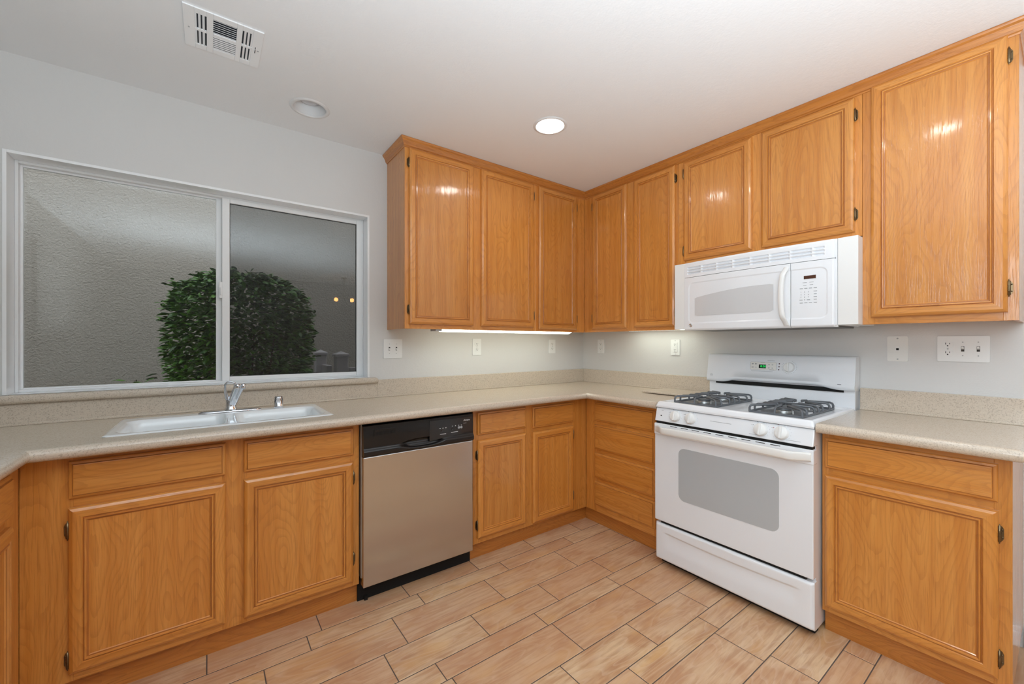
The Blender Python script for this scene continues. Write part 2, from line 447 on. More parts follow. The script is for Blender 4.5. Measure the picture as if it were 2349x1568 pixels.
mb = MB()
mb.box(-.014, -.001, YB, -2.47, 0, .062); mb.box(-.010, -.001, YB, -2.47, .062, .083)
struct(mb.build('baseboard_right', TRIMW, bevel=.003), 'white baseboard beyond the last base cabinet')

# ------------------------------------------------------------------ window
win = thing('window_1', 'wide white sliding window above the sink', 'window', (WX0, 0, WZ0)); del win['category']; win['kind'] = 'structure'
def wbox(mb, x0, x1, y0, y1, z0, z1, m=0): mb.box(x0-WX0, x1-WX0, y0, y1, z0-WZ0, z1-WZ0, m=m)
def ring(mb, x0, x1, z0, z1, y0, y1, w, wt=None, wb=None, m=0):
    wt = wt or w; wb = wb or w
    wbox(mb, x0, x0+w, y0, y1, z0, z1, m); wbox(mb, x1-w, x1, y0, y1, z0, z1, m)
    wbox(mb, x0+w, x1-w, y0, y1, z1-wt, z1, m); wbox(mb, x0+w, x1-w, y0, y1, z0, z0+wb, m)
mb = MB()   # painted lining with rounded room-side corner
ring(mb, WX0-.004, WX1+.004, WZ0-.0, WZ1+.004, -.003, .098, .012, .012, .002)
mb.build('lining', TRIMW, win, bevel=.004, seg=3)
FX0, FX1, FZ0, FZ1 = WX0+.008, WX1-.008, WZ0+.002, WZ1-.008
mb = MB(); ring(mb, FX0, FX1, FZ0, FZ1, .082, .150, .011, .011, .010)
wbox(mb, -2.668, -2.643, .105, .145, FZ0, FZ1)
mb.build('window_frame', VINYL, win, bevel=.002)
mb = MB(); ring(mb, FX0+.010, -2.645, FZ0+.008, FZ1-.01, .108, .124, .008); mb.build('bead', TRIMW, win, bevel=.0015)
sash = MB(); ring(sash, -2.643, FX1-.009, FZ0+.008, FZ1-.009, .078, .104, .034, .024, .024)
so = sash.build('sash', VINYL, win, bevel=.003)
mb = MB(); ring(mb, -2.6095, FX1-.0425, FZ0+.0315, FZ1-.0325, .088, .094, .003); mb.build('gasket', EXTFRAME, so)
mb = MB(); wbox(mb, -2.611, FX1-.041, .092, .0945, FZ0+.030, FZ1-.031); mb.build('pane', GLASS, so)
mb = MB(); wbox(mb, FX0+.016, -2.652, .115, .1175, FZ0+.014, FZ1-.016); mb.build('pane', GLASS, win)
mb = MB(); wbox(mb, -2.6555, -2.641, .070, .082, 1.49, 1.575); wbox(mb, -2.651, -2.645, .060, .072, 1.505, 1.545); mb.build('latch', VINYL, so, bevel=.002)
mb = MB()
mb.box(-.43, -1.852-WX0, -.042, 0.0, -.036, 0); wbox(mb, WX0, WX1, 0, .082, WZ0-.036, WZ0)
mb.build('sill', LAM, win, bevel=.015, seg=5)
t = NT('insect_screen_mesh'); t.n.remove(t.b)
a1 = t.add('ShaderNodeBsdfTransparent'); a2 = t.add('ShaderNodeBsdfDiffuse'); a2.inputs[0].default_value = (.03, .03, .033, 1)
mx = t.add('ShaderNodeMixShader'); mx.inputs[0].default_value = .34; t.ln(a1.outputs[0], mx.inputs[1]); t.ln(a2.outputs[0], mx.inputs[2]); t.ln(mx.outputs[0], t.out.inputs[0])
mb = MB(); wbox(mb, -2.645, FX1-.012, .134, .135, FZ0+.011, FZ1-.012); mb.build('insect_screen', t.m, win)

# ------------------------------------------------------------------ worktops
CZ = .914; CB = .874; CF = .646; NR = .016
def nosing_prof():
    pr = [(0.03, CZ)]
    H = (CZ-CB)/2
    for k in range(9):
        a = pi/2-pi*k/8; pr.append((NR*(1-math.cos(a)) if True else 0, CZ-H+H*math.sin(a)))
    pr.append((.03, CB)); return pr
def nosing(mb, path, side=1):
    """path: outer edge line in xy, profile inset to the left of travel (side=1)"""
    pts = [Vector((p[0], p[1])) for p in path]; N = len(pts); offs = []
    for i in range(N):
        def nrm(a, b):
            d = (b-a).normalized(); return Vector((-d.y, d.x))*side
        if i == 0: o_ = nrm(pts[0], pts[1])
        elif i == N-1: o_ = nrm(pts[-2], pts[-1])
        else:
            n1, n2 = nrm(pts[i-1], pts[i]), nrm(pts[i], pts[i+1]); o_ = (n1+n2)/(1+n1.dot(n2))
        offs.append(o_)
    pr = nosing_prof()
    for i in range(N-1):
        P = [[(pts[j].x+offs[j].x*d, pts[j].y+offs[j].y*d, z) for (d, z) in pr] for j in (i, i+1)]
        mb.grid(P, 0, True, side > 0)
    for j in (0, N-1): mb.face([(pts[j].x+offs[j].x*d, pts[j].y+offs[j].y*d, z) for (d, z) in (pr if j == 0 else pr[::-1])])
SX0, SX1, SY0, SY1 = -3.008, -2.222, -.524, -.100      # sink outline
LRX = -3.148; RL = -1.176; LEND = -1.75; I_ = .03
top = thing('kitchen_worktop', 'long speckled beige laminate worktop running from the sink round the corner to the range', 'worktop', (-.646, -.646, CB))
off = Vector((.646, .646, -CB))
def shift(o): o.location = off; return o
mb = MB()
h0, h1, h2, h3 = SX0+.02, SX1-.02, SY0+.02, SY1-.02
mb.box(XL, h0, -CF+I_, 0, CB, CZ); mb.box(h1, 0, -CF+I_, 0, CB, CZ); mb.box(h0, h1, h3, 0, CB, CZ); mb.box(h0, h1, -CF+I_, h2, CB, CZ)
mb.box(XL, LRX-I_, LEND, -CF+I_, CB, CZ); mb.box(-CF+I_, 0, RL, -CF+I_, CB, CZ)
nosing(mb, [(LRX, LEND), (LRX, -CF), (-CF, -CF), (-CF, RL)], 1)
shift(mb.build('counter', LAM, top))
mb = MB(); SPT = 1.024
mb.box(XL, -1.852, -.02, 0, CZ, 1.004); mb.box(-1.852, 0, -.02, 0, CZ, SPT); mb.box(-.02, 0, RL, -.02, CZ, SPT)
mb.box(XL, -.02, -.026, -.02, CZ, CZ+.010); mb.box(-.026, -.02, RL, -.02, CZ, CZ+.01)
shift(mb.build('backsplash', LAM, top, bevel=.002))
top2 = thing('kitchen_worktop', 'short speckled beige laminate worktop on the base cabinet right of the range', 'worktop', (-CF, -1.945, CB))
off = Vector((CF, 1.945, -CB)); RE = -2.500
mb = MB(); mb.box(-CF+I_, 0, RE+.03, -1.945, CB, CZ); nosing(mb, [(-CF, -1.945), (-CF, RE), (0, RE)], 1)
shift(mb.build('counter', LAM, top2))
mb = MB(); mb.box(-.02, 0, RE+.01, -1.945, CZ, SPT); mb.box(-.026, -.02, RE+.01, -1.945, CZ, CZ+.01)
shift(mb.build('backsplash', LAM, top2, bevel=.002))

# ------------------------------------------------------------------ cabinets (local frame: x right, front toward -y, z up)
def orient(side, x0, z0):
    """world root for local x measured along the wall"""
    if side == 'A': return (x0, 0, z0), 0
    if side == 'B': return (0, -x0, z0), -pi/2
    if side == 'L': return (XL, x0, z0), pi/2
DOORP = [(0, 0), (0, .010), (.0035, .0145), (.009, .0175), (.012, .019), (.0335, .019), (.0355, .0155), (.0375, .0155), (.040, .0185), (.0440, .0180), (.0455, .0130), (.0495, .0125), (.052, .0095)]
DRWP = [(0, 0), (0, .009), (.003, .012), (.010, .0135), (.0125, .0185), (.014, .019)]
def hinge(door, x, z, y, side):
    mb = MB(); s = side
    mb.tube([(x, y-.010, z-.033), (x, y-.010, z-.027), (x, y-.010, z-.026), (x, y-.010, z+.026), (x, y-.010, z+.027), (x, y-.010, z+.033)], [.0012, .002, .0042, .0042, .002, .0012], 8)
    out = [(x, z-.027), (x+s*.006, z-.023), (x+s*.0095, z-.015), (x+s*.0095, z+.015), (x+s*.006, z+.023), (x, z+.027)]
    if s < 0: out = out[::-1]
    mb.poly(out, y-.0035, y-.0005)
    for dz in (-.013, .013): mb.lathe([(0, .0015), (.0022, .001), (.0026, 0)], (x+s*.0062, y-.0035, z+dz), 10, axis='y')
    for dz in (-.009, 0, .009): mb.lathe([(.0046, -.0012), (.0046, .0012)], (x, y-.010, z+dz), 10)
    return mb.build('hinge', BRONZE, door)
def door(root, x0, x1, z0, z1, F, hside=None, hz=(.085, .085)):
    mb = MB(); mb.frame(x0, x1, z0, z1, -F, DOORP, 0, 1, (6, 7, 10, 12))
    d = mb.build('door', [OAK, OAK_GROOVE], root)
    mb = MB(); mb.rect(x0+.052, x1-.052, z0+.052, z1-.052, -F-.0095, 'z'); mb.build('panel', OAK, d)
    if hside:
        hx = x0-.002 if hside < 0 else x1+.002
        hinge(d, hx, z1-hz[0], -F, hside); hinge(d, hx, z0+hz[1], -F, hside)
    return d
def drawer(root, x0, x1, z0, z1, F, name='drawer'):
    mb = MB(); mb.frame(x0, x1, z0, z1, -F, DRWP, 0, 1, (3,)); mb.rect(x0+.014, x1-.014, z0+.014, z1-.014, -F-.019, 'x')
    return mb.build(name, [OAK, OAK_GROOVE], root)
def face_frame(root, X0, X1, Z0, Z1, F, stiles, rails, th=.02, mat=None, name='face_frame'):
    """stiles: (x0,x1,z0,z1); rails: (x0,x1,z0,z1)"""
    mb = MB()
    for s in stiles: mb.box(s[0], s[1], -F, -F+th, s[2], s[3], 'z')
    for s in rails: mb.box(s[0], s[1], -F, -F+th, s[2], s[3], 'x')
    return mb.build(name, mat or OAK, root, bevel=.0008, seg=1)
def carcass(root, x0, x1, z0, z1, F, left=False, right=False, bottomz=None, y1=-.001):
    mb = MB(); b = bottomz or z0
    mb.box(x0+.0015, x1-.0015, -F+.02, y1, b+.001, z1-.001, 'x')
    if left: mb.box(x0, x0+.012, -F+.0202, y1, z0, z1, 'z')
    if right: mb.box(x1-.012, x1, -F+.0202, y1, z0, z1, 'z')
    return mb.build('carcass', OAK, root)
def cabinet(side, label, x0, x1, z0, z1, F, stiles, rails, doors=(), drawers=(), toe=None, left=False, right=False, bottomz=None, hz=(.085, .085), name='wall_cabinet', cat='cabinet', toe_in=(0, 0), y1=-.001):
    loc, rz = orient(side, x0, z0 if toe is None else 0)
    zb = z0 if toe is None else 0
    r = thing(name, label, cat, loc, rz)
    cv = lambda L: [tuple((q[0]-x0, q[1]-x0, q[2]-zb, q[3]-zb)) for q in L]
    face_frame(r, 0, x1-x0, z0, z1, F, cv(stiles), cv(rails))
    carcass(r, 0, x1-x0, z0-zb, z1-zb, F, left, right, (bottomz-zb) if bottomz else None, y1)
    for d in doors: door(r, d[0]-x0, d[1]-x0, d[2]-zb, d[3]-zb, F, d[4], d[5] if len(d) > 5 else hz)
    for d in drawers: drawer(r, d[0]-x0, d[1]-x0, d[2]-zb, d[3]-zb, F, d[4] if len(d) > 4 else 'drawer')
    if toe is not None:
        mb = MB(); mb.box(toe_in[0], x1-x0-toe_in[1], -toe, -toe+.018, .0, z0, 'x'); mb.build('toe_kick', OAK_DARK, r)
    return r
U = .293; UZ = 1.337; UT = CEILZ-.012; DB, DT = 1.364, 2.390
def uf(x0, x1, doors, zb=UZ, db=DB):
    """stiles and rails of a wall cabinet face frame round its doors"""
    st = []; e = x0
    for (a, b) in doors:
        st.append((e, a+.012, zb, UT)); e = b-.012
    st.append((e, x1, zb, UT))
    return st, [(x0, x1, zb, db+.012), (x0, x1, DT-.012, UT)]
# wall A uppers
st, ra = uf(-1.7855, -.800, [(-1.761, -1.3274), (-1.2676, -.8247)])
ra = [(st[i][1], st[i+1][0], a[2], a[3]) for a in ra for i in range(len(st)-1)]
def frames(x0, x1, doors, zb=UZ, db=DB):
    st, ra = uf(x0, x1, doors, zb, db)
    return st, [(st[i][1], st[i+1][0], a[2], a[3]) for a in ra for i in range(len(st)-1)]
st, ra = frames(-1.7855, -.801, [(-1.761, -1.3274), (-1.2676, -.8247)])
cabinet('A', 'double-door oak wall cabinet with exposed end panel, nearest the window', -1.7855, -.801, UZ, UT, U, st, ra,
        [(-1.761, -1.3274, DB, DT, -1), (-1.2676, -.8247, DB, DT, 1)], left=True, bottomz=1.356)
st, ra = frames(-.801, -U, [(-.7778, -.392)])
cabinet('A', 'single-door oak wall cabinet left of the inside corner, on the window wall', -.801, -.002, UZ, UT, U, st, ra,
        [(-.7778, -.392, DB-.01, DT, 1)], bottomz=1.356)
# wall B uppers (local x = -world y)
st, ra = frames(U, 1.106, [(.3827, .7079), (.7699, 1.0843)])
r = cabinet('B', 'double-door oak wall cabinet between the inside corner and the microwave', U+.001, 1.106, UZ, UT, U, [(U+.001,)+st[0][1:]]+st[1:], ra,
        [(.3827, .7079, DB-.004, DT, -1), (.7699, 1.0843, DB-.001, DT, 1)], bottomz=1.356)
MB_ = 1.744
st, ra = frames(1.107, 2.017, [(1.1453, 1.5446), (1.5942, 1.9915)], MB_, 1.768)
cabinet('B', 'short double-door oak wall cabinet directly above the microwave', 1.107, 2.017, MB_, UT, U, st, ra,
        [(1.1453, 1.5446, 1.768, DT-.008, -1, (.07, .06)), (1.5942, 1.9915, 1.766, DT-.006, 1, (.08, .08))])
st, ra = frames(2.018, 2.469, [(2.0495, 2.4435)])
cabinet('B', 'single-door oak wall cabinet right of the microwave, largest door in view', 2.018, 2.469, UZ, UT, U, st, ra,
        [(2.0495, 2.4435, DB+.004, DT+.012, 1, (.08, .09))], right=True, bottomz=1.362)
# crown moulding
mb = MB(); CP = [(0, -.050), (.003, -.050), (.006, -.044), (.010, -.041), (.013, -.030), (.020, -.017), (.027, -.011), (.030, -.004), (.030, 0), (-.003, 0)]
path = [(-1.7855, -.0005), (-1.7855, -U), (-U, -U), (-U, -2.469), (-.0005, -2.469)]
pts = [Vector(p) for p in path]; N = len(pts); offs = []
for i in range(N):
    def nrm(a, b): d = (b-a).normalized(); return Vector((d.y, -d.x))
    if i == 0: o_ = nrm(pts[0], pts[1])
    elif i == N-1: o_ = nrm(pts[-2], pts[-1])
    else: n1, n2 = nrm(pts[i-1], pts[i]), nrm(pts[i], pts[i+1]); o_ = (n1+n2)/(1+n1.dot(n2))
    offs.append(-o_ if False else o_)
s_ = 0
for i in range(N-1):
    L = (pts[i+1]-pts[i]).length
    for a in range(len(CP)-1):
        P = []
        for j, u_ in ((i, s_), (i+1, s_+L)):
            for (d, z) in (CP[a], CP[a+1]): P.append(((pts[j].x+offs[j].x*d, pts[j].y+offs[j].y*d, CEILZ-.001+z), (u_, a*.006+(z))))
        q = [P[0], P[2], P[3], P[1]]
        mb.face([p[0] for p in q][::-1], [p[1] for p in q][::-1])
    s_ += L+1.3
for j in (0, N-1): mb.face([(pts[j].x+offs[j].x*d, pts[j].y+offs[j].y*d, CEILZ-.001+z) for (d, z) in CP])
tag(mb.build('crown_moulding', OAK_DARK), 'oak crown moulding along the ceiling on top of all wall cabinets', 'moulding')

# base cabinets
BF = .556; BT = CB-.001; TOE = .520; BZ = .098
def bst(x0, x1, cols, drz=(.7225, .8515), doz=(.124, .6945), rail2=True):
    st = []; e = x0
    for (a, b) in cols: st.append((e, a+.01, BZ, BT)); e = b-.01
    st.append((e, x1, BZ, BT)); ra = []
    for i in range(len(st)-1):
        a, b = st[i][1], st[i+1][0]
        ra += [(a, b, BZ, doz[0]+.012), (a, b, drz[1]-.012, BT)]
        if rail2: ra.append((a, b, doz[1]-.012, drz[0]+.012))
    return st, ra
cols = [(-3.0807, -2.6441), (-2.5825, -2.1482)]
st, ra = bst(-3.193, -2.119, cols)
r = cabinet('A', 'oak sink base cabinet with two doors and two false drawer fronts, under the window', -3.193, -2.119, BZ, BT, BF, st, ra,
        [(-3.0807, -2.6441, .128, .6925, -1, (.075, .05)), (-2.5825, -2.1482, .122, .6905, 1, (.075, .11))],
        [(-3.0807, -2.6441, .7235, .8515, 'drawer_front'), (-2.5825, -2.1482, .7225, .8510, 'drawer_front')], toe=TOE, name='base_cabinet', bottomz=BZ)
# open the sink cabinet so that the basin hangs free in it
for ch in r.children:
    if ch.name.startswith('carcass'):
        bpy.data.objects.remove(ch)
mb = MB(); mb.box(0, .016, -BF+.02, -.03, BZ, BT-.002, 'z'); mb.box(1.058, 1.074, -BF+.02, -.03, BZ, BT-.002, 'z'); mb.box(0, 1.074, -BF+.02, -.03, BZ, BZ+.016, 'x'); mb.box(0, 1.074, -.046, -.03, BZ, BT-.03, 'x')
mb.build('carcass', OAK, r)
st, ra = bst(-1.484, -BF, [(-1.458, -1.1073), (-1.0494, -.6919)])
cabinet('A', 'oak base cabinet with two drawers and two doors between dishwasher and corner', -1.484, -.557, BZ, BT, BF, st, ra,
        [(-1.458, -1.1073, .130, .6925, -1, (.085, .075)), (-1.0494, -.6919, .112, .6885, 1, (.06, .10))],
        [(-1.458, -1.1073, .7235, .8525), (-1.0494, -.6919, .714, .848)], toe=TOE, name='base_cabinet', toe_in=(.0, -.037))
dz = [(.722, .849), (.5275, .695), (.333, .500), (.146, .307)]
st = [(BF+.001, .655, BZ, BT), (1.109, 1.168, BZ, BT)]
ra = [(.655, 1.109, BZ, .158), (.655, 1.109, .837, BT), (.655, 1.109, .683, .734), (.655, 1.109, .488, .540), (.655, 1.109, .295, .345)]
cabinet('B', 'oak base cabinet with a stack of four drawers left of the range', BF+.001, 1.170, BZ, BT, BF, st, ra, [], [(.6435, 1.1205, a, b) for a, b in dz], toe=TOE, name='base_cabinet', toe_in=(-.0365, 0))
st, ra = bst(1.945, 2.467, [(1.9548, 2.4370)])
st = [(1.943, 1.966, BZ, BT)]+st[1:]
cabinet('B', 'oak base cabinet with one wide drawer over one wide door, right of the range', 1.943, 2.467, BZ, BT, BF, st, ra,
        [(1.9548, 2.4375, .124, .6885, 1, (.075, .07))], [(1.9548, 2.4363, .7185, .846)], toe=TOE, name='base_cabinet', right=True)
# left run: faces +x ; local x = world y - start
LF = -XL-3.193
y0_, y1_ = -1.72, -BF-.001
st = [(y0_, y0_+.05, BZ, BT), (-1.17, -1.11, BZ, BT), (-.672, y1_, BZ, BT)]
ra = []
for a, b in ((y0_+.05, -1.17), (-1.11, -.672)): ra += [(a, b, BZ, .136), (a, b, .839, BT), (a, b, .68, .735)]
cabinet('L', 'oak base cabinet at the left picture edge, turned toward the range', y0_, y1_, BZ, BT, LF, st, ra,
        [(-1.68, -1.16, .124, .693, -1), (-1.12, -.660, .124, .693, None)], [(-1.68, -1.16, .7225, .851), (-1.12, -.660, .7225, .851)], toe=LF-.036, name='base_cabinet', toe_in=(0, -.03))

# ------------------------------------------------------------------ sink, faucet, air gap
sk = thing('kitchen_sink', 'white double-bowl drop-in kitchen sink below the window', 'sink', ((SX0+SX1)/2, (SY0+SY1)/2, CZ))
cx, cy = (SX0+SX1)/2, (SY0+SY1)/2; hw, hd = (SX1-SX0)/2, (SY1-SY0)/2
bowls = [(-hw+.035, -.015, -hd+.03, hd-.085), (.015, hw-.035, -hd+.03, hd-.085)]
nx, ny = 150, 84
def sinkz(x, y):
    e = sdrr(x, y, -hw, hw, -hd, hd, .03)
    z = .004*(1-sst(-.008, 0.0, e))
    for (a, b, c_, d) in bowls:
        q = sdrr(x, y, a, b, c_, d, .05)
        if q < 0.004: z = min(z, .004-.008*sst(.004, -.004, q)-.19*sst(0.0, -.045, q))
    if abs(x) < .015: z -= .02*sst(hd-.085, hd-.13, y)*sst(-hd+.03, -hd+.07, y) if -hd+.03 < y < hd-.085 else 0
    return z
mb = MB()
mb.grid([[(-hw+2*hw*i/nx, -hd+2*hd*j/ny, sinkz(-hw+2*hw*i/nx, -hd+2*hd*j/ny)) for j in range(ny+1)] for i in range(nx+1)])
mb.build('basin', PORC, sk)
for (a, b, c_, d) in bowls:
    mb = MB(); mb.lathe([(.040, 0), (.040, .003), (.030, .003), (.026, -.001), (0, -.001)], ((a+b)/2, (c_+d)/2, -.1815), 24); mb.build('drain', CHROME, sk)
fx, fy = -2.612, -.150
fc = thing('faucet', 'chrome single-lever faucet on an oval deck plate behind the sink', 'faucet', (fx, fy, CZ+.004))
mb = MB(); n = 40
pl = [(.128*math.cos(a)*(1-.06*abs(math.sin(a))), .027*math.sin(a)) for a in [2*pi*k/n for k in range(n)]]
for k in range(n):
    a, b = pl[k], pl[(k+1) % n]
    for (s0, h0_), (s1, h1_) in (((1, 0), (1, .004)), ((1, .004), (.93, .009)), ((.93, .009), (.5, .011)), ((.5, .011), (0, .0115))):
        mb.face([(a[0]*s0, a[1]*s0, h0_), (b[0]*s0, b[1]*s0, h0_), (b[0]*s1, b[1]*s1, h1_), (a[0]*s1, a[1]*s1, h1_)][:4 if s1 else 3], None, 0, True)
mb.build('deck_plate', CHROME, fc, weld=True)
mb = MB(); mb.lathe([(.026, .008), (.026, .016), (.0225, .022), (.021, .040), (.021, .052), (.016, .060), (0, .064)], (0, 0, 0), 32); mb.build('body', CHROME, fc)
# spout: broad flattened arm rising toward the room
mb = MB(); P = []
for k in range(13):
    q = k/12; x = .004+.030*q; y = -.010-.075*q; z = .030+.110*q-.012*q*q; w = .0165+.0035*q; h = .0085
    P.append([(x+w*math.cos(a), y+h*math.sin(a)*.6, z+h*math.sin(a)*.6) for a in [2*pi*j/16 for j in range(17)]])
mb.grid(P, 0, True); mb.face(P[0][:-1]); mb.face(P[-1][:-1][::-1])
sp_ = mb.build('spout', CHROME, fc)
mb = MB()
for dx in (-.011, .012): mb.lathe([(0, -.016), (.008, -.016), (.0095, -.012), (.0095, .004), (.006, .009), (0, .010)], (.034+dx, -.090, .132), 20)
mb.build('aerator', CHROME, sp_)
mb = MB()
mb.tube([(-.008, .004, .052), (-.016, .004, .070), (-.020, .002, .088), (-.0235, -.002, .112), (-.0225, -.006, .134), (-.014, -.010, .1435), (0, -.012, .146), (.012, -.012, .143), (.017, -.011, .132), (.012, -.008, .110), (.002, -.002, .085), (-.002, .002, .060)],
        [.010, .009, .0075, .0055, .005, .005, .005, .005, .005, .0045, .005, .008], 10)
mb.build('lever', CHROME, fc)
mb = MB(); mb.lathe([(0, .060), (.016, .060), (.019, .057), (.0195, .045), (.0205, .045), (.0205, .012), (.0215, .010), (.0215, 0), (0, 0)], (0, 0, 0), 32)
ag = mb.build('air_gap', CHROME); ag.location = (-2.408, -.150, CZ+.004); tag(ag, 'short chrome air gap cylinder on the sink deck right of the faucet', 'air gap')

# ------------------------------------------------------------------ loose laminate board by the range
bd = thing('cutting_board', 'thin beige laminate board lying on the worktop beside the range', 'board', (-.045, -.875, CZ+.0035))
mb = MB(); m2 = MB()
ol = [(-.275, .025), (-.02, .01), (.012, -.29), (-.262, -.295)]
mb.face([(p[0], p[1], .013) for p in ol][::-1]); mb.face([(p[0], p[1], 0) for p in ol])
for k in range(4):
    a, b = ol[k], ol[(k+1) % 4]; mb.face([(a[0], a[1], 0), (a[0], a[1], .013), (b[0], b[1], .013), (b[0], b[1], 0)])
mb.build('board', LAM, bd, weld=True, bevel=.004)
for (x, y) in ((-.22, -.02), (-.05, -.03), (-.03, -.25), (-.22, -.25)):
    mb = MB(); mb.lathe([(0, -.003), (.006, -.003), (.006, .001), (0, .001)], (x, y, 0), 12); mb.build('foot', BLACKM, bd)

# ------------------------------------------------------------------ dishwasher
dw = thing('dishwasher', 'stainless steel dishwasher with black control panel under the worktop', 'dishwasher', (-2.119, 0, 0))
DX0, DX1 = .0075, .6085; DW_ = .635
mb = MB(); mb.box(.006, .628, -.555, -.02, .10, .868); mb.build('tub', BLACKM, dw)
mb = MB(); mb.box(.004, .008, -.574, -.54, .13, .866); mb.box(.004, .622, -.578, -.572, .8635, .8685); mb.build('trim_strip', GALV, dw, bevel=.0008)
mb = MB(); mb.box(.0, .630, -.530, -.50, 0, .10); mb.box(.03, .045, -.545, -.53, 0.0, .02); mb.build('toe_kick', BLACKM, dw)
mb = MB(); mb.box(DX0, DX1, -.600, -.557, .093, .709); mb.build('door', STEEL, dw, bevel=.003)
def dwf(x, z):
    y = -.597
    y -= .010*sst(.752, .735, z)*sst(.709, .72, z)+.001
    q = ((x-.31)/.125)**2+((z-.745)/.022)**2
    y += .014*sst(1.1, .45, q)
    y -= .004*sst(.86, .80, z)
    return y
mb = MB(); hpanel(mb, DX0, DX1, .711, .857, dwf, -.557, 110, 44); cp = mb.build('control_panel', BLACK, dw)
mb = MB(); mb.poly([(.345, .741), (.60, .765), (.60, .846), (.345, .846)], -.6028, -.6005); mb.build('touch_panel', PANELD, cp)
mb = MB(); mb.box(.058, .166, -.6040, -.598, .806, .836)
vt = mb.build('vent', BLACK, cp)
mb = MB(); mb.box(.062, .162, -.6046, -.602, .810, .826); mb.build('slot', BLACKM, vt)
mb = MB()
for k in range(16): mb.box(.064+k*.0062, .0655+k*.0062, -.6052, -.604, .811, .825)
mb.build('fins', BLACK, vt)
text_mesh('brand_mark', 'Amana', .0145, WHITEMK, cp, (.566, -.6032, .829), shear=.25)
mb = MB()
for (x, z, w) in ((.405, .799, .006), (.422, .799, .006), (.439, .799, .006), (.478, .803, .0045), (.497, .803, .0045), (.517, .803, .0045), (.533, .803, .0045)):
    mb.box(x-w/2, x+w/2, -.6032, -.602, z, z+.0035)
mb.box(.405, .440, -.6032, -.602, .768, .7705); mb.box(.470, .512, -.6032, -.602, .7705, .773); mb.box(.546, .565, -.6032, -.602, .812, .8135)
mb.build('markings', WHITEMK, cp)
for (x, z, m_) in ((.415, .786, DARKMK), (.478, .790, DARKMK), (.498, .790, DARKMK), (.518, .793, WHITEMK), (.533, .793, WHITEMK)):
    mb = MB(); mb.lathe([(.0070, .0), (.0070, .0012), (.0060, .0014), (.0055, .0008), (0, .0008)], (x, -.6028, z), 20, axis='y'); mb.build('button', PANELD if m_ is DARKMK else GREYMK, cp)

# ------------------------------------------------------------------ range (local x = -world y from its left side)
RX = 1.179; RW_ = .761
rg = thing('gas_range', 'white freestanding gas range with grey cast iron grates', 'range', (0, -RX, 0), -pi/2)
mb = MB(); mb.box(.004, RW_-.004, -.612, -.012, .022, .894); 
for x in (.05, RW_-.05):
    for y in (-.56, -.06): mb.lathe([(.015, 0), (.015, .03)], (x, y, 0), 12)
mb.build('body', ENAMEL, rg, bevel=.002)
for q in ((.03, RW_-.03, -.640, -.613, .240, .262), (.006, RW_-.006, -.648, -.613, .800, .816), (.01, RW_-.01, -.60, -.56, .004, .021)):
    mb = MB(); mb.box(*q); mb.build('gap_shadow_strip', BLACKM, rg)  # matte black strips stand in for the shade in the gaps
def topz(x, y):
    e = sdrr(x, y, 0, RW_, -.642, -.06, .012)
    z = .922-.024*(1-math.sqrt(max(0, 1-max(0, (e+.016)/.016)**2))) if e > -.016 else .922
    q = sdrr(x, y, .030, RW_-.030, -.600, -.085, .02)
    return z-.008*sst(.006, -.010, q)
mb = MB(); nx, ny = 150, 116
G = [[(RW_*i/nx, -.642+.582*j/ny, topz(RW_*i/nx, -.642+.582*j/ny)) for j in range(ny+1)] for i in range(nx+1)]
mb.grid(G)
for edge, fl in (([g_[0] for g_ in G], 0), (G[0], 1), (G[-1], 0)):
    mb.grid([[p, (p[0], p[1], .890)] for p in edge], 0, False, not fl)
ct = mb.build('cooktop', ENAMEL, rg)
# front control panel, leaning back
mb = MB(); mb.poly([(0, 0), (1, 0), (1, 1), (0, 1)], 0, 1); mb = MB()
yb_, yt_ = -.655, -.636
V = [(0, yb_, .814), (RW_, yb_, .814), (RW_, yt_, .888), (0, yt_, .888), (0, -.60, .814), (RW_, -.60, .814), (RW_, -.60, .888), (0, -.60, .888)]
for f in ((0, 1, 2, 3), (5, 4, 7, 6), (4, 0, 3, 7), (1, 5, 6, 2), (3, 2, 6, 7), (4, 5, 1, 0)): mb.face([V[i] for i in f])
fp = mb.build('control_panel', ENAMEL, rg, weld=True, bevel=.004)
tilt = math.atan2(yt_-yb_, .074)
def onpanel(x, z): return (x, yb_+(yt_-yb_)*(z-.814)/.074, z)
def knob(parent, loc, r=.029, d=.020, tiltx=0, mat=PLASTW, name='knob'):
    mb = MB(); mb.lathe([(r*1.04, 0), (r*1.04, .003), (r*.97, .006), (r*.92, d*.62), (r*.84, d*.72), (0, d*.76)], (0, 0, 0), 36, axis='y')
    mb.box(-r*.15, r*.15, -d*1.25, -d*.5, -r*.88, r*.88)
    o = mb.build(name, mat, parent, bevel=.0012); o.location = loc; o.rotation_euler = (-tiltx, 0, 0); return o
KX = [1.3017, 1.3899, 1.7329, 1.8188]
for i, kx in enumerate(KX):
    p = onpanel(kx-RX, .853); knob(fp, (p[0], p[1]-.0005, p[2]), tiltx=tilt)
mb = MB()
def pm(mb, x, z, w, h, m=0):
    a = onpanel(x, z); b = onpanel(x, z+h); e = .0006
    mb.face([(x, a[1]-e, a[2]), (x+w, a[1]-e, a[2]), (x+w, b[1]-e, b[2]), (x, b[1]-e, b[2])], None, m)
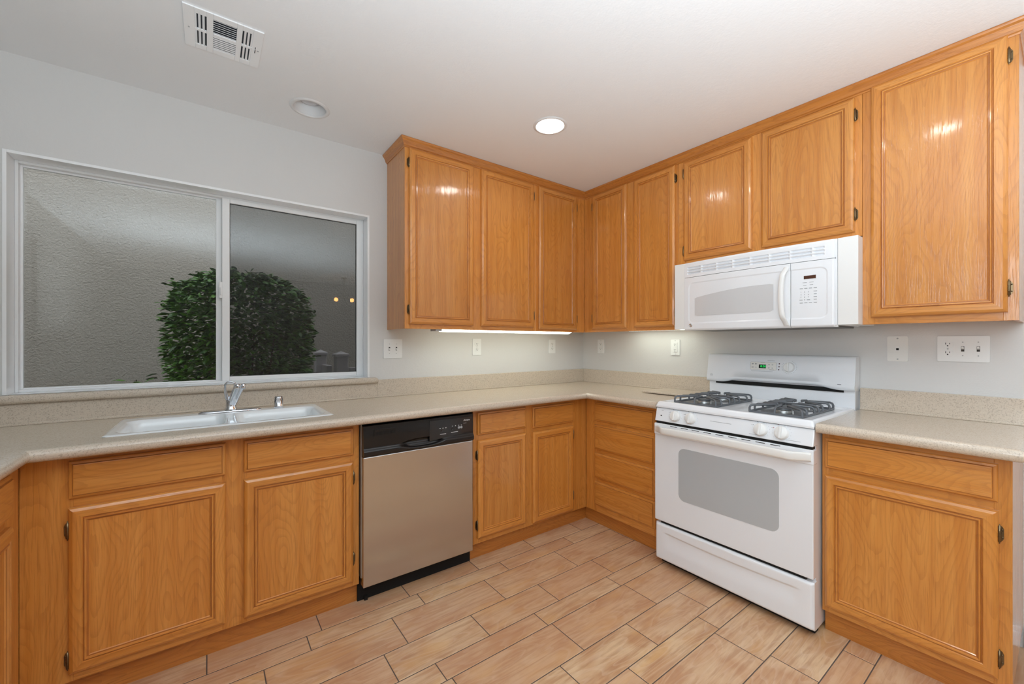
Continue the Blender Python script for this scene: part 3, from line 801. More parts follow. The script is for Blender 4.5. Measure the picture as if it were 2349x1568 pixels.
for i, kx in enumerate(KX):
    x = kx-RX
    for k in range(14):
        a = -pi*.8+k*pi*1.6/13-pi/2+pi*.25
        pm(mb, x+.037*math.cos(a)-.001, .853+.0345*math.sin(a) if abs(.0345*math.sin(a)) < .033 else .853, .002, .0013, 0)
    pm(mb, x-.020, .8835, .008, .0014); pm(mb, x+.006, .8845, .008, .0014); pm(mb, x-.043, .868, .008, .0014)
    pm(mb, x-.035, .8690, .003, .0024, 1 if i < 3 else 2); pm(mb, x-.018, .8850, .003, .0022, 1 if i < 3 else 2)
pm(mb, .315, .8555, .105, .0020); pm(mb, .062-.03, .842, .010, .007, 1); pm(mb, .035, .872, .012, .0015)
pm(mb, .505, .826, .035, .0016); pm(mb, .66, .826, .055, .0016)
mb.build('markings', [GREYMK, DARKMK, REDMK], fp)
# oven door
mb = MB(); mb.box(-.002, RW_+.0, -.652, -.612, .254, .742); od = mb.build('oven_door', DOORGL, rg, bevel=.004)
mb = MB(); mb.poly([(p[0], p[1]) for p in rrect(.1449, .6316, .4030, .6860, .035)], -.6530, -.650); mb.build('door_window', OVGL, od)
mb = MB(); mb.box(-.003, RW_+.002, -.656, -.612, .738, .801); mb.build('door_trim', ENAMEL, od, bevel=.004)
for k in range(9):
    x = .098+k*.0625; mb = MB(); mb.box(x, x+.040, -.6566, -.655, .7935, .7965); mb.build('vent_slot', BLACKM, od)
mb = MB(); P = []; nh = 40
for k in range(nh+1):
    q = k/nh; x = .006+(RW_-.012)*q; o_ = .056*min(1, sst(0, .10, q), sst(1, .90, q)); 
    yc = -.654-o_*.86; hh = .0185; ww = .009
    P.append([(x, yc+ww*math.copysign(abs(math.cos(a))**.6, math.cos(a)), .771+hh*math.copysign(abs(math.sin(a))**.6, math.sin(a))+.004*math.sin(pi*q)) for a in [2*pi*j/16 for j in range(17)]])
mb.grid(P, 0, True, True); mb.face(P[0][:-1]); mb.face(P[-1][:-1][::-1])
mb.build('handle', BISQ, od)
# storage drawer
def drf(x, z):
    e = sdrr(x, z, 0, RW_+.001, .036, .238, .012)
    y = -.652+.012*(1-math.sqrt(max(0, 1-max(0, min(1, (e+.012)/.012))**2)))
    zc = .200-.012*math.sin(pi*x/RW_)
    inx = sst(.04, .09, x)*sst(RW_-.04, RW_-.09, x)
    y += .006*inx*sst(zc, zc-.010, z)*sst(zc-.10, zc-.02, z)
    return y
mb = MB(); hpanel(mb, 0, RW_+.001, .036, .238, drf, -.612, 130, 60); mb.build('storage_drawer', ENAMEL, rg)
# grates and burners
def grate(gx0, gx1, gy0, gy1):
    mb = MB(); zb_, zt_ = .919, .951; r = .0052
    cs = [(gx0, gy0), (gx1, gy0), (gx1, gy1), (gx0, gy1)]
    for k in range(4):
        a, b = cs[k], cs[(k+1) % 4]; mb.tube([(a[0], a[1], zb_), (b[0], b[1], zb_)], .0055, 8)
    mx_, my_ = (gx0+gx1)/2, (gy0+gy1)/2
    def finger(p, c, reach):
        d = Vector((c[0]-p[0], c[1]-p[1])); L = d.length; d.normalize(); e = L*reach
        pts_ = [(p[0], p[1], zb_), (p[0], p[1], zt_-.014), (p[0]+d.x*.004, p[1]+d.y*.004, zt_-.005), (p[0]+d.x*.014, p[1]+d.y*.014, zt_)]
        pts_ += [(p[0]+d.x*e, p[1]+d.y*e, zt_+.003), (p[0]+d.x*(e+.004), p[1]+d.y*(e+.004), zt_-.003)]
        mb.tube(pts_, [r, r, r, r, r*1.25, r*.7], 8)
    for cy_ in ((gy0*3+gy1)/4, (gy0+gy1*3)/4):
        c = (mx_, cy_); hy = (gy1-gy0)/4
        for p in ((gx0, cy_-hy*.45), (gx1, cy_-hy*.45), (gx0, cy_+hy*.45), (gx1, cy_+hy*.45)): finger(p, c, .72)
    for (p, c) in (((gx0, gy0), (mx_, (gy0*3+gy1)/4)), ((gx1, gy0), (mx_, (gy0*3+gy1)/4)), ((gx0, gy1), (mx_, (gy0+gy1*3)/4)), ((gx1, gy1), (mx_, (gy0+gy1*3)/4)), ((mx_, gy0), (mx_, (gy0*3+gy1)/4)), ((mx_, gy1), (mx_, (gy0+gy1*3)/4)), ((gx0, my_), (mx_, my_)), ((gx1, my_), (mx_, my_))): finger(p, c, .74)
    mb.tube([(mx_-.03, my_, zt_), (mx_+.03, my_, zt_)], r, 8)
    o = mb.build('grate', IRON, rg)
    return o
for (a, b) in ((.066, .300), (.468, .690)):
    grate(a, b, -.560, -.150)
    for yy in (-.4575, -.2525):
        xm = (a+b)/2
        mb = MB(); mb.lathe([(.096, .0), (.094, .004), (.080, .0045), (.060, .002), (.045, .001)], (xm, yy, .9142), 40); mb.build('drip_pan', IRONP, rg)
        mb = MB(); mb.lathe([(.040, 0), (.040, .012), (.036, .016), (.030, .017), (0, .017)], (xm, yy, .915), 32)
        bo = mb.build('burner', ALU, rg)
        mb = MB(); mb.lathe([(.033, .017), (.034, .020), (.031, .0235), (.018, .025), (0, .025)], (xm, yy, .915), 32); mb.build('burner_cap', IRON, bo)
        mb = MB(); mb.tube([(xm+.044, yy-.012, .915), (xm+.044, yy-.012, .930)], .0025, 8); mb.build('igniter', PLASTW, bo)
# backguard: riser and overhanging console
mb = MB(); mb.box(.004, RW_-.004, -.062, -.004, .890, 1.030); mb.build('riser', ENAMEL, rg, bevel=.003)
mb = MB(); prof = []
for k in range(7):
    a = pi/2*k/6; prof.append((-.050-.018*math.sin(a) if False else -.058+.010-.010*math.sin(a), 1.183-.010*(1-math.cos(a)) if False else 1.173+.010*math.cos(a)))
prof = [(-.004, 1.183), (-.050, 1.183), (-.060, 1.180), (-.066, 1.172), (-.076, 1.100), (-.086, 1.045), (-.090, 1.030), (-.088, 1.018), (-.080, 1.010), (-.030, 1.006), (-.004, 1.006)]
def lift(x): return .018*sst(.08, .2, x)*sst(RW_-.06, RW_-.18, x)
NX = 60; P = []
for i in range(NX+1):
    x = RW_*i/NX; row = []
    for (y, z) in prof:
        zz = z+(lift(x)*(1.0 if z < 1.035 else .0)) if z < 1.04 else z
        row.append((x, y, zz))
    P.append(row)
mb.grid(P, 0, True); mb.face(P[0][::-1]); mb.face(P[-1])
con = mb.build('console', ENAMEL, rg, bevel=.0)
mb = MB(); mb.box(.05, RW_-.05, -.068, -.0625, .998, 1.020); mb.build('console_vent', BLACKM, rg)
def cony(z):
    for (a, b) in zip(prof[3:7], prof[4:8]):
        if b[1] <= z <= a[1]: return a[0]+(b[0]-a[0])*(a[1]-z)/(a[1]-b[1])
    return -.08
def cbox(mb, x0, x1, z0, z1, e=.0008, m=0):
    P4 = [(x0, cony(z0)-e, z0), (x1, cony(z0)-e, z0), (x1, cony(z1)-e, z1), (x0, cony(z1)-e, z1)]
    mb.face(P4, None, m)
    for k in range(4):
        a, b = P4[k], P4[(k+1) % 4]; mb.face([a, (a[0], a[1]+e, a[2]), (b[0], b[1]+e, b[2]), b], None, m)
mb = MB(); cbox(mb, .262, .402, 1.095, 1.141, .0006); mb.build('keypad_panel', BISQ, con)
mb = MB(); 
for z in (1.0945, 1.1405): cbox(mb, .264, .400, z, z+.0008, .0012)
for x in (.2615, .4015): cbox(mb, x, x+.0009, 1.097, 1.139, .0012)
for (x, z) in ((.271, 1.128), (.271, 1.108), (.288, 1.128)): cbox(mb, x, x+.003, z-.002, z+.004, .0016, 1); cbox(mb, x+.0045, x+.010, z-.001, z+.0035, .0014, 0)
cbox(mb, .288, .297, 1.108, 1.110, .0014); cbox(mb, .366, .392, 1.097, 1.0985, .0014, 1); cbox(mb, .318, .341, 1.1385, 1.1400, .0016); cbox(mb, .355, .392, 1.148, 1.1505, .0014)
cbox(mb, .268, .385, 1.0865, 1.088, .0012)
for x in (.360, .378):
    for z in (1.124, 1.106): cbox(mb, x, x+.007, z, z+.0045, .0014, 0)
for k in range(22):
    a = math.radians(-215+k*13.5); cx_, cz_ = .4675+.036*math.cos(a), 1.116+.036*math.sin(a); cbox(mb, cx_-.0016, cx_+.0016, cz_-.0008, cz_+.0008, .0012)
cbox(mb, .690, .706, 1.038, 1.0405, .0012, 1)
mb.build('markings', [GREYMK, DARKMK], con)
mb = MB(); cbox(mb, .3095, .3475, 1.105, 1.1265, .0016); ds = mb.build('clock_display', LCD, con)
text_mesh('digits', '8:20', .0175, GREEN, ds, (.3325, cony(1.1157)-.0021, 1.1157), rot=(pi/2-.14, 0, 0), extrude=.0001)
for z in (1.134, 1.117, 1.100):
    mb = MB(); mb.lathe([(.0032, 0), (.0030, .0012), (0, .0016)], (.4165-.0007*(1.134-z)/.017, cony(z), z), 16, axis='y'); mb.build('indicator_light', MAROON, con)
knob(con, (.4675, cony(1.116), 1.116), r=.027, d=.022, tiltx=-.14+.28)
mb = MB()
mb.lathe([(.0075, 0), (.0075, .0014), (.0060, .0014), (.0060, .0004)], (.030, cony(1.050), 1.050), 24, axis='y'); mb.box(.0275, .0325, cony(1.05)-.0012, cony(1.05), 1.0485, 1.0500); mb.box(.0285, .0315, cony(1.05)-.0012, cony(1.05), 1.0510, 1.0522)
mb.build('emblem', GREYMK, con)

# ------------------------------------------------------------------ microwave (local x = -world y from body's left side)
MX = 1.186; MW = .757; MZ0 = 1.328; MZ1 = 1.737
mw = thing('microwave_oven', 'white over-the-range microwave with curved door and keypad', 'microwave', (0, -MX, MZ0), -pi/2)
H = MZ1-MZ0
def mfy(x):   # gently bowed plan with rounded right end
    return -.362-.022*(1-((x-MW/2)/(MW/2))**2)+.020*sst(MW-.018, MW, x)**2
mb = MB(); mb.box(0, MW, -.358, -.004, .008, H); mb.build('body', ENAMEL, mw, bevel=.002)
mb = MB(); mb.box(.02, MW-.02, -.34, -.03, 0.0, .010); mb.box(.02, MW-.006, -.352, -.34, .002, .010); fo = mb.build('underside', FILTER, mw, bevel=.002)
SE = 1.7595-MX
def rec(x, z):   # shallow recessed field shared by door and control panel
    q = sdrr(x, z, .030, 1.905-MX, 1.372-MZ0, 1.612-MZ0, .028); return .0028*sst(.002, -.002, q)
ZG = 1.648-MZ0
def dfy(x, z):
    e = max(0, .012-z); return mfy(x)+rec(x, z)+.012*(e/.012)**2*.8
mb = MB(); hpanel(mb, 0, SE-.0012, .0, ZG-.0015, dfy, -.352, 150, 130); md = mb.build('door', ENAMEL, mw)
mb = MB(); hpanel(mb, SE+.0012, MW, .0, ZG-.0015, dfy, -.352, 60, 130); mc = mb.build('control_panel', ENAMEL, mw)
def gfy(x, z):
    d = 0
    if .018 < x < MW-.048:
        for zc in (.0245, .0405, .0565):
            q = abs(z-ZG-zc)/.0055
            ribs = (x-.018)/((MW-.066)/7.5); fr_ = abs(ribs-round(ribs))*((MW-.066)/7.5)
            d = max(d, .010*sst(1, .55, q)*sst(.004, .007, fr_)*sst(.018, .022, x)*sst(MW-.048, MW-.052, x))
        for zc in (.0325, .0485): d -= .002*sst(1, 0, abs(z-ZG-zc)/.004)
    return mfy(x)+d+.003*sst(H-.010, H, z)
mb = MB(); hpanel(mb, 0, MW, ZG+.0008, H, gfy, -.352, 220, 80); mb.build('vent_grille', ENAMEL, mw)
mb = MB(); mb.box(.002, MW-.006, -.358, -.353, ZG-.004, ZG+.004); mb.box(SE-.003, SE+.003, -.3585, -.353, 0.004, ZG); mb.build('seam', DUCT, mw)
# window with arched top
wx0, wx1 = 1.2545-MX, 1.6835-MX; wz0 = 1.4135-MZ0
n = 24; topl = []
for k in range(n+1):
    q = k/n; x = wx0+(wx1-wx0)*q
    zt = 1.522-MZ0+.034*math.sin(min(1, q*1.18)*pi/2)
    if q > .96: zt -= .012*((q-.96)/.04)**2
    if q < .03: zt -= .008*((.03-q)/.03)**2
    topl.append((x, zt))
mb = MB(); NZ = 6
mb.grid([[(x, mfy(x)+.0028-.0012, wz0+.004*(1-sst(0, .03, i_/n))+.008*sst(.96, 1, i_/n)+(zt-wz0)*j/NZ) for j in range(NZ+1)] for i_, (x, zt) in enumerate(topl)])
mb.build('door_window', MWGL, md)
mb = MB(); P = []; hx = 1.7345-MX
for k in range(21):
    q = k/20; z = .012+.292*q; o_ = .034*min(1, sst(0, .16, q), sst(1, .84, q)); xs = hx-.006+.018*((q-.5)**2*4)*.8
    yb2 = mfy(xs)-o_*1.0; P.append([(xs+.0125*math.cos(a), yb2+.0075*math.sin(a), z) for a in [2*pi*j/14 for j in range(15)]])
mb.grid(P, 0, True, True); mb.face(P[0][:-1]); mb.face(P[-1][:-1]); mb.build('handle', PLASTW, md)
mb = MB()
lx, lz = 1.2285-MX, 1.359-MZ0
mb.lathe([(.0105, -.002), (.0105, .0012), (.0085, .0020), (.0075, .0008), (.0045, .0008), (.0035, .0016), (0, .0018)], (lx, mfy(lx), lz), 28, axis='y'); mb.build('emblem', CHROME, md)
def mk(mb, x0, x1, z0, z1, m=0, e=.0009):
    y = mfy((x0+x1)/2)+.0028; mb.box(x0, x1, y-e, y+.0005, z0, z1, m=m)
mb = MB(); mk(mb, 1.8045-MX, 1.8625-MX, 1.5625-MZ0, 1.5785-MZ0, e=.0016); mb.build('display', BROWN, mc)
kx = lambda px: (1.7990+(px-400)*(.0675/330))-MX
kz = lambda py, px: 1.5785-(py-400)*(.2120/660*.62)-MZ0
mb = MB()
# key rows: (z, [x centres], width, height)
z0k = 1.5785-MZ0
def row(dz, xs, w, h, m=0):
    for x in xs: mk(mb, 1.8335-MX+x-w/2, 1.8335-MX+x+w/2, z0k-dz-h/2, z0k-dz+h/2, m)
row(.0330, (-.016, .011), .017, .0022); row(.0455, (-.016, .011), .013, .0022)
row(.0610, (-.030, -.0115, .007, .026), .0125, .0035)
row(.0770, (.026,), .014, .003); row(.0905, (.026,), .011, .003); row(.1035, (.026,), .0125, .0035); row(.1165, (.026,), .0120, .0025)
row(.1165, (-.031, -.001), .0125, .0035); row(.1310, (-.030, -.0115, .007, .026), .0125, .003)
mb.build('key_captions', GREYMK, mc)
for i, d in enumerate('123456789'):
    xx = (-.031, -.016, -.001)[i % 3]; zz = .0785+(i//3)*.0125
    x = 1.8335-MX+xx; text_mesh('digits', d, .0075, DARKMK, mc, (x, mfy(x)+.0028-.0008, z0k-zz), extrude=.0003)
x = 1.8335-MX-.016; text_mesh('digits', '0', .0075, DARKMK, mc, (x, mfy(x)+.0028-.0008, z0k-.1160), extrude=.0003)
for (a, b) in ((-.0675, -.0015), (MW+.0015, MW+.0755)):
    mb = MB(); mb.box(a, b, -.360, -.295 if a < 0 else -.10, .009, H); mb.build('filler_panel', PLASTW, mw, bevel=.0015)

# ------------------------------------------------------------------ under-cabinet lamps
ul = thing('under_cabinet_lamp', 'glowing white tube lamp under the wall cabinets on the window wall', 'lamp', (-1.58, -.235, 1.352))
mb = MB(); mb.box(0, 1.195, -.035, .035, -.012, .004); mb.box(0, .045, -.037, .037, -.026, .003); mb.build('housing', GALV, ul, bevel=.002)
mb = MB(); mb.tube([(.046, -.008, -.0165), (1.150, -.008, -.0165), (1.19, -.008, -.010)], [.0125, .0125, .004], 14, ry=2.2); mb.build('diffuser', TUBE, ul)
ul = thing('under_cabinet_lamp', 'slim lamp hidden under the wall cabinet left of the microwave', 'lamp', (-.13, -.56, 1.356))
mb = MB(); mb.box(-.05, .05, -.50, 0, -.008, 0); mb.build('housing', PLASTW, ul)
mb = MB(); mb.box(-.035, .035, -.49, -.01, -.013, -.008); mb.build('diffuser', TUBE2, ul)

# ------------------------------------------------------------------ wall plates
def plate(side, label, cat, name, x, z, w, h, group=None, mat=PLASTW, rnd=.004):
    loc, rz = orient(side, x, z); r = thing(name, label, cat, loc, rz, group)
    mb = MB(); mb.poly(rrect(-w/2, w/2, -h/2, h/2, rnd), -.006, -.0005); mb.build('plate', mat, r, bevel=.0018); return r
def screw(r, x, z, y=-.0062, rad=.0028):
    mb = MB(); mb.lathe([(rad, -.0005), (rad, .0005), (rad*.6, .0011), (0, .0012)], (x, y, z), 12, axis='y'); mb.box(x-rad*.8, x+rad*.8, y-.0015, y-.0011, z-.0003, z+.0003, m=1)
    mb.build('screw', [GALV, DARKMK], r)
def duplex(r, x, deco=False):
    if deco:
        mb = MB(); mb.poly(rrect(x-.0165, x+.0165, -.0335, .0335, .002), -.0095, -.005); ro = mb.build('receptacle', PLASTW, r, bevel=.001); y = -.0096; zc = (.0185, -.0205)
    else:
        mb = MB()
        for z in (.0195, -.0195): mb.poly(rrect(x-.0172, x+.0172, z-.0142, z+.0142, .0125), -.0085, -.005)
        ro = mb.build('receptacle', PLASTW, r, bevel=.0006); y = -.0086; zc = (.0195, -.0195); screw(r, x, 0)
    mb = MB()
    for z in zc:
        mb.box(x-.0072, x-.0052, y-.0003, y+.001, z, z+.0085); mb.box(x+.0052, x+.0070, y-.0003, y+.001, z+.001, z+.0075); mb.lathe([(.0026, 0), (.0026, .0003), (0, .0003)], (x, y, z-.0055), 10, axis='y')
    mb.build('slots', BLACKM, ro)
    if deco:
        mb = MB(); mb.box(x-.008, x+.008, y-.001, y+.001, -.0035, .0035); mb.build('test_button', PLASTW, ro, bevel=.0005); screw(r, x, .048); screw(r, x, -.048)
def toggle(r, x, up=False):
    mb = MB(); mb.box(x-.0048, x+.0048, -.0064, -.004, -.0115, .0115); mb.build('toggle_slot', simple_dark, r)
    s = 1 if up else -1
    mb = MB(); z0t = s*.002
    P0 = [(x-.004, -.006, -.004+z0t), (x+.004, -.006, -.004+z0t), (x+.004, -.006, .006+z0t), (x-.004, -.006, .006+z0t)]
    P1 = [(x-.003, -.017, s*.008-.0025), (x+.003, -.017, s*.008-.0025), (x+.003, -.017, s*.008+.0025), (x-.003, -.017, s*.008+.0025)]
    for k in range(4): k2 = (k+1) % 4; mb.face([P0[k], P0[k2], P1[k2], P1[k]])
    mb.face(P1); mb.build('toggle', PLASTW, r, weld=True); screw(r, x, .030, rad=.0022); screw(r, x, -.030, rad=.0022)
simple_dark = simple('dark_slot', (58, 54, 50), .7)
r = plate('A', 'white double toggle switch plate between the window and the wall cabinets', 'switch', 'light_switch', -1.749, 1.2165, .122, .122)
toggle(r, -.023); toggle(r, .023)
G_ = None
r = plate('A', 'white duplex outlet on the window wall, below the glowing tube lamp', 'outlet', 'wall_outlet', -1.1195, 1.224, .073, .119); duplex(r, 0)
r = plate('A', 'white duplex outlet on the window wall, close to the inside corner', 'outlet', 'wall_outlet', -.381, 1.224, .073, .114); duplex(r, 0)
r = plate('B', 'white duplex outlet on the range wall, close to the inside corner', 'outlet', 'wall_outlet', .2084, 1.225, .072, .115); duplex(r, 0, True)
r = plate('B', 'white square-faced outlet on the range wall, just left of the range', 'outlet', 'wall_outlet', .9027, 1.222, .070, .112); duplex(r, 0, True)
r = plate('B', 'white plate with a single phone jack right of the range', 'jack plate', 'phone_jack', 2.0847, 1.2248, .0755, .1220, mat=BISQ, rnd=.007)
screw(r, 0, .050, rad=.0035); screw(r, 0, -.050, rad=.0035)
mb = MB(); mb.poly(rrect(-.0075, .0075, -.010, .012, .002), -.0085, -.005); jk = mb.build('jack', PLASTW, r)
mb = MB(); mb.box(-.0048, .0048, -.0090, -.007, -.007, .003); mb.build('socket', BLACKM, jk)
r = plate('B', 'wide white three-gang plate with one outlet and two toggle switches', 'switch', 'switch_and_outlet_plate', 2.2988, 1.2265, .158, .114)
duplex(r, -.046); toggle(r, 0, True); toggle(r, .046, True)

# ------------------------------------------------------------------ ceiling fittings
def can(cx, cy, on, R_, label):
    r = thing('recessed_lamp', label, 'ceiling lamp', (cx, cy, CEILZ))
    mb = MB(); mb.lathe([(R_-.001, .004), (R_-.001, -.003), (R_+.004, -.006), (R_+.014, -.0045), (R_+.0185, -.0003)], (0, 0, 0), 64); mb.build('trim_ring', BAFFLE, r)
    if on:
        mb = MB(); mb.lathe([(R_-.001, .004), (R_-.006, .012)], (0, 0, 0), 48); mb.build('baffle', BAFFLE, r)
        mb = MB(); mb.face([((R_-.003)*math.cos(2*pi*k/48), (R_-.003)*math.sin(2*pi*k/48), .001) for k in range(48)][::-1]); mb.build('lens', LAMP, r)
    else:
        mb = MB(); mb.lathe([(R_-.001, .004), (R_-.008, .028), (R_-.018, .062), (.046, .085), (.042, .090)], (0, 0, 0), 64); mb.build('baffle', BAFFLE, r)
        mb = MB(); mb.lathe([(.0475, .048), (.0465, .040), (.040, .035), (.026, .032), (0, .031)], (0, 0, 0), 48); mb.build('bulb', LAMPOFF, r)
    mb = MB(); mb.lathe([(R_+.002, .002), (R_+.002, .12), (0, .12)], (0, 0, 0), 32); mb.build('housing', DUCT, r)
labs = ['lit round recessed ceiling lamp above the inside corner of the cabinets', 'unlit white round recessed ceiling lamp near the sink window', 'lit recessed ceiling lamp mirrored in the large cabinet door at right',
        'lit recessed ceiling lamp behind the camera, window side', 'lit recessed ceiling lamp behind the camera, range side']
for c_, l_ in zip(CANS, labs): can(*c_, l_)

vr = thing('ceiling_vent', 'white square louvred air register on the ceiling above the window', 'vent', (-2.65, -.6225, CEILZ))
hw = .1235; mb = MB()
xs = [-hw, -.0905, -.0545, -.0345, .0385, .0560, .0905, hw]; zt, zb_ = -.0005, -.0055
ys = [-hw, -.094, -.008, .006, .092, hw]
mb.box(xs[0], xs[1], -hw, hw, zb_, zt); mb.box(xs[2], xs[3], -hw, hw, zb_, zt); mb.box(xs[4], xs[5], -hw, hw, zb_, zt); mb.box(xs[6], xs[7], -hw, hw, zb_, zt)
for a, b in ((1, 2), (3, 4), (5, 6)):
    for y0, y1 in ((ys[0], ys[1]), (ys[2], ys[3]), (ys[4], ys[5])): mb.box(xs[a], xs[b], y0, y1, zb_, zt)
mb.build('frame', TRIMW, vr, bevel=.0012)
mb = MB(); mb.box(-.095, .095, -.098, .098, -.0012, -.0004); mb.build('duct', simple('duct_shadow_grey', (54, 60, 66), .6), vr)
mb = MB()
for ya, yb in ((ys[1], ys[2]), (ys[3], ys[4])):
    s = -1 if ya < 0 else 1
    for k in range(7):
        y = ya+(yb-ya)*(k+.5)/7; ya_, za_, yb_, z2_ = (-.0045, -.0052, .0028, -.0016) if s < 0 else (-.0040, -.0038, .0022, -.0046)
        mb.face([(xs[3], y+ya_, za_), (xs[4], y+ya_, za_), (xs[4], y+yb_, z2_), (xs[3], y+yb_, z2_)])
    for (a, b, s2) in ((1, 2, 1), (5, 6, -1)):
        for k in range(3):
            x = xs[a]+(xs[b]-xs[a])*(k+(.25 if s2 > 0 else .75))/3
            mb.face([(x-.0035, ya, -.0052 if s2 < 0 else -.0018), (x+.0035, ya, -.0018 if s2 < 0 else -.0052), (x+.0035, yb, -.0018 if s2 < 0 else -.0052), (x-.0035, yb, -.0052 if s2 < 0 else -.0018)])
o = mb.build('louvres', TRIMW, vr)
sd = o.modifiers.new('s', 'SOLIDIFY'); sd.thickness = .0008
mb = MB(); mb.box(.101, .1035, -.020, .020, -.0062, -.0054, m=1); mb.tube([(.102, -.012, -.009), (.102, -.016, -.016)], .0015, 8); mb.build('damper_lever', [GALV, BLACKM], vr)
for x in (-.108, .112):
    mb = MB(); mb.lathe([(.0032, -.009), (.0025, -.0105), (0, -.0108)], (x, .0, .0035), 12); mb.build('screw', GALV, vr)

# ------------------------------------------------------------------ pendant behind the camera, mirrored in the right-hand pane
pd = thing('pendant_lamp', 'pendant with two small warm globes, mirrored in the right window pane', 'lamp', (-.715, -5.09, CEILZ))
mb = MB(); mb.tube([(0, 0, 0), (0, 0, -.36)], .006, 8); mb.tube([(-.135, -.01, -.36), (.135, .01, -.36)], .008, 8); mb.lathe([(.05, 0), (.045, -.02), (0, -.022)], (0, 0, 0), 20); mb.build('stem', BRONZE, pd)
for s in (-1, 1):
    mb = MB(); R_ = .034; mb.lathe([(R_*math.sin(pi*k/12), -.40-R_*math.cos(pi*k/12)) for k in range(13)], (s*.135, s*.01, 0), 20); mb.build('globe', WARM, pd)

# ------------------------------------------------------------------ outside: narrow side yard
GZ = -.18
mb = MB(); mb.box(-9, 5, T, 3.3, GZ-.1, GZ); struct(mb.build('ground', SOIL))
mb = MB(); mb.box(-9, 5, 2.02, 2.2, GZ, 5.6); struct(mb.build('wall_neighbour', STUCCO), 'grey stucco wall of the neighbouring house outside the window')
mb = MB(); mb.box(-9, XL-T, T-.02, T, GZ, 2.95); mb.box(XL-T, 5, T-.02, T, CEILZ+.3, 2.95); mb.box(T, 5, T-.02, T, GZ, 2.95); mb.box(-9, 5, -1.5, T+.35, 2.95, 3.05)
struct(mb.build('wall_exterior', STUCCO))
rl = random.Random(11)
def leaf(mb, p, d, L, vals):
    d = d.normalized(); s = d.cross(Vector((0, 0, 1)))
    if s.length < .1: s = Vector((1, 0, 0))
    s.normalize(); s = (s+Vector((rl.uniform(-.6, .6), rl.uniform(-.6, .6), rl.uniform(-.6, .6)))).normalized()
    n = d.cross(s).normalized(); w = L*.27; v = rl.random()
    dn = Vector((0, 0, -L*.18))
    P = [p, p+d*L*.35+s*w+n*L*.05, p+d*L*.72+s*w*.7+dn*.4, p+d*L+dn, p+d*L*.72-s*w*.7+dn*.4, p+d*L*.35-s*w+n*L*.05]
    m_ = p+d*L*.5-n*L*.05
    for a, b in ((0, 1), (1, 2), (2, 3), (3, 4), (4, 5), (5, 0)):
        mb.face([P[a], P[b], m_]); vals.append(v)
def foliage(name, cx, cy, z0, z1, rx, ry, count, parent, L=.062):
    mb = MB(); vals = []
    for k in range(count):
        th = rl.uniform(0, 2*pi); q = rl.random(); z = z0+(z1-z0)*q
        prof = min(1, .68+.55*q)*(1 if q < .80 else max(.03, 1-((q-.80)/.205)**2.6)**.5)
        rr2 = prof*(rl.uniform(.84, 1.05) if rl.random() < .55 else rl.uniform(.35, .88))
        p = Vector((cx+rx*rr2*math.cos(th), cy+ry*rr2*math.sin(th), z+rl.uniform(-.02, .03)))
        d = Vector((math.cos(th), math.sin(th), rl.uniform(-.5, .6)))+Vector((rl.uniform(-.6, .6), rl.uniform(-.6, .6), 0))
        leaf(mb, p, d, L*rl.uniform(.7, 1.15), vals)
    # sprigs that stick out
    for k in range(70):
        th = rl.uniform(0, 2*pi); q = rl.uniform(.1, 1.0)
        prof = min(1, .68+.55*q)*(1 if q < .80 else max(.03, 1-((q-.80)/.205)**2.6)**.5)
        p = Vector((cx+rx*prof*math.cos(th), cy+ry*prof*math.sin(th), z0+(z1-z0)*q)); d = Vector((math.cos(th)*.8, math.sin(th)*.8, rl.uniform(.2, 1.)))
        for j in range(5):
            leaf(mb, p+d*.018*j, d+Vector((rl.uniform(-1, 1), rl.uniform(-1, 1), -.3)), L*.8, vals)
    o = mb.build(name, LEAF, parent); a = o.data.attributes.new('leaf', 'FLOAT', 'FACE'); a.data.foreach_set('value', vals); return o
bs = thing('shrub', 'dense leafy green shrub outside against the grey stucco wall', 'shrub', (-2.49, 1.02, GZ))
foliage('foliage', 0, 0, .35, 1.93, .415, .36, 12500, bs)
mb = MB()
for k in range(9):
    a = k*.7; mb.tube([(.03*math.cos(a), .03*math.sin(a), 0), (.08*math.cos(a), .07*math.sin(a), .5), (.25*math.cos(a), .22*math.sin(a), 1.2+.05*k)], [.016, .011, .004], 7)
mb.build('stem', BARK, bs)
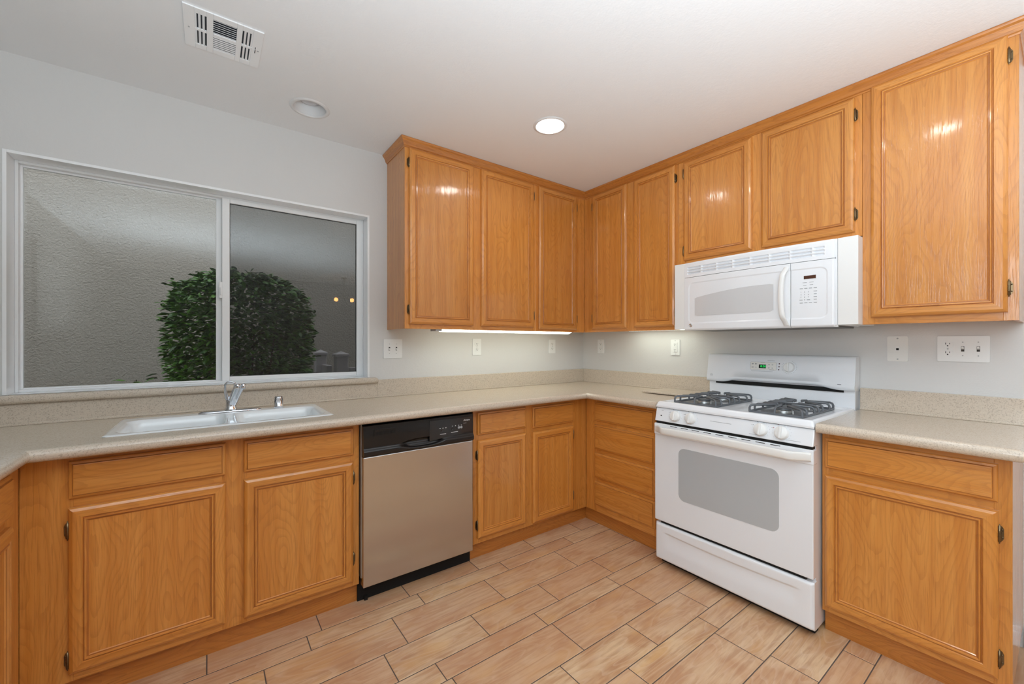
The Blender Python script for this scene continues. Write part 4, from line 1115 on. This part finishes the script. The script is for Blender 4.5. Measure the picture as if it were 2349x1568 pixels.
for (x, y, h_, lb) in ((-3.06, .85, 1.245, 'low leafy sprig peeking over the left end of the window sill'), (-2.975, .60, 1.235, 'low leafy sprig just over the sill, nearest the shrub')):
    r = thing('garden_plant', lb, 'plant', (x, y, GZ))
    mb = MB(); vals = []
    for k in range(16):
        a = rl.uniform(0, 6.28); leaf(mb, Vector((.05*math.cos(a), .05*math.sin(a), h_-rl.uniform(.02, .22))), Vector((math.cos(a), math.sin(a), rl.uniform(-.1, .6))), .075, vals)
    o = mb.build('foliage', LEAF, r); a_ = o.data.attributes.new('leaf', 'FLOAT', 'FACE'); a_.data.foreach_set('value', vals)
    mb = MB(); mb.tube([(0, 0, 0), (.01, .01, h_*.6), (0, 0, h_-.04)], [.008, .005, .003], 6); mb.build('stem', BARK, r)
def post(x, y, w, ztop, label):
    r = thing('fence_post', label, 'fence post', (x, y, GZ), group='vinyl fence posts')
    mb = MB(); mb.box(-w/2, w/2, -w/2, w/2, 0, ztop-GZ-.045); mb.build('post', VINYLF, r, bevel=.004)
    mb = MB(); c = w/2+.010; z = ztop-GZ-.045; mb.box(-c, c, -c, c, z, z+.018)
    for k in range(4):
        Q = [(-c, -c), (c, -c), (c, c), (-c, c)]; a, b = Q[k], Q[(k+1) % 4]; mb.face([(a[0], a[1], z+.018), (b[0], b[1], z+.018), (0, 0, z+.045)])
    mb.build('post_cap', VINYLF, r)
post(-1.865, 1.55, .088, 1.192, 'pale fence post outside, farther one, beside the shrub')
post(-1.765, 1.22, .100, 1.182, 'pale fence post outside, nearer one carrying the gate')
mb = MB(); mb.box(-1.865, -1.825, 1.28, 1.495, .90, 1.055); o = mb.build('fence_rail', VINYLF, bevel=.004); tag(o, 'short pale fence rail between the two posts outside', 'fence')
gt = thing('garden_gate', 'pale low gate top rail outside with black latch hardware', 'gate', (-1.705, 1.22, GZ))
mb = MB(); mb.box(.012, .80, -.03, .03, .95, 1.215); mb.box(.012, .8, -.02, .02, .10, .95); mb.build('panel', VINYLF, gt, bevel=.004)
mb = MB(); mb.box(.0, .07, -.042, -.031, 1.10, 1.125); mb.box(.0, .018, -.048, -.031, 1.08, 1.185); mb.box(.035, .055, -.046, -.03, 1.09, 1.17); mb.box(.07, .13, -.04, -.03, 1.105, 1.12); mb.build('latch', BLACKM, gt)

# repeats share a group phrase
GRP = {'wall_cabinet': 'oak wall cabinets', 'base_cabinet': 'oak base cabinets', 'wall_outlet': 'white wall outlets', 'recessed_lamp': 'recessed ceiling lamps',
       'under_cabinet_lamp': 'lamps under the wall cabinets', 'kitchen_worktop': 'laminate worktops', 'garden_plant': 'low plants outside the window', 'fence_post': 'vinyl fence posts'}
for o in bpy.data.objects:
    g_ = GRP.get(o.name.split('.')[0])
    if g_ and o.parent is None: o['group'] = g_
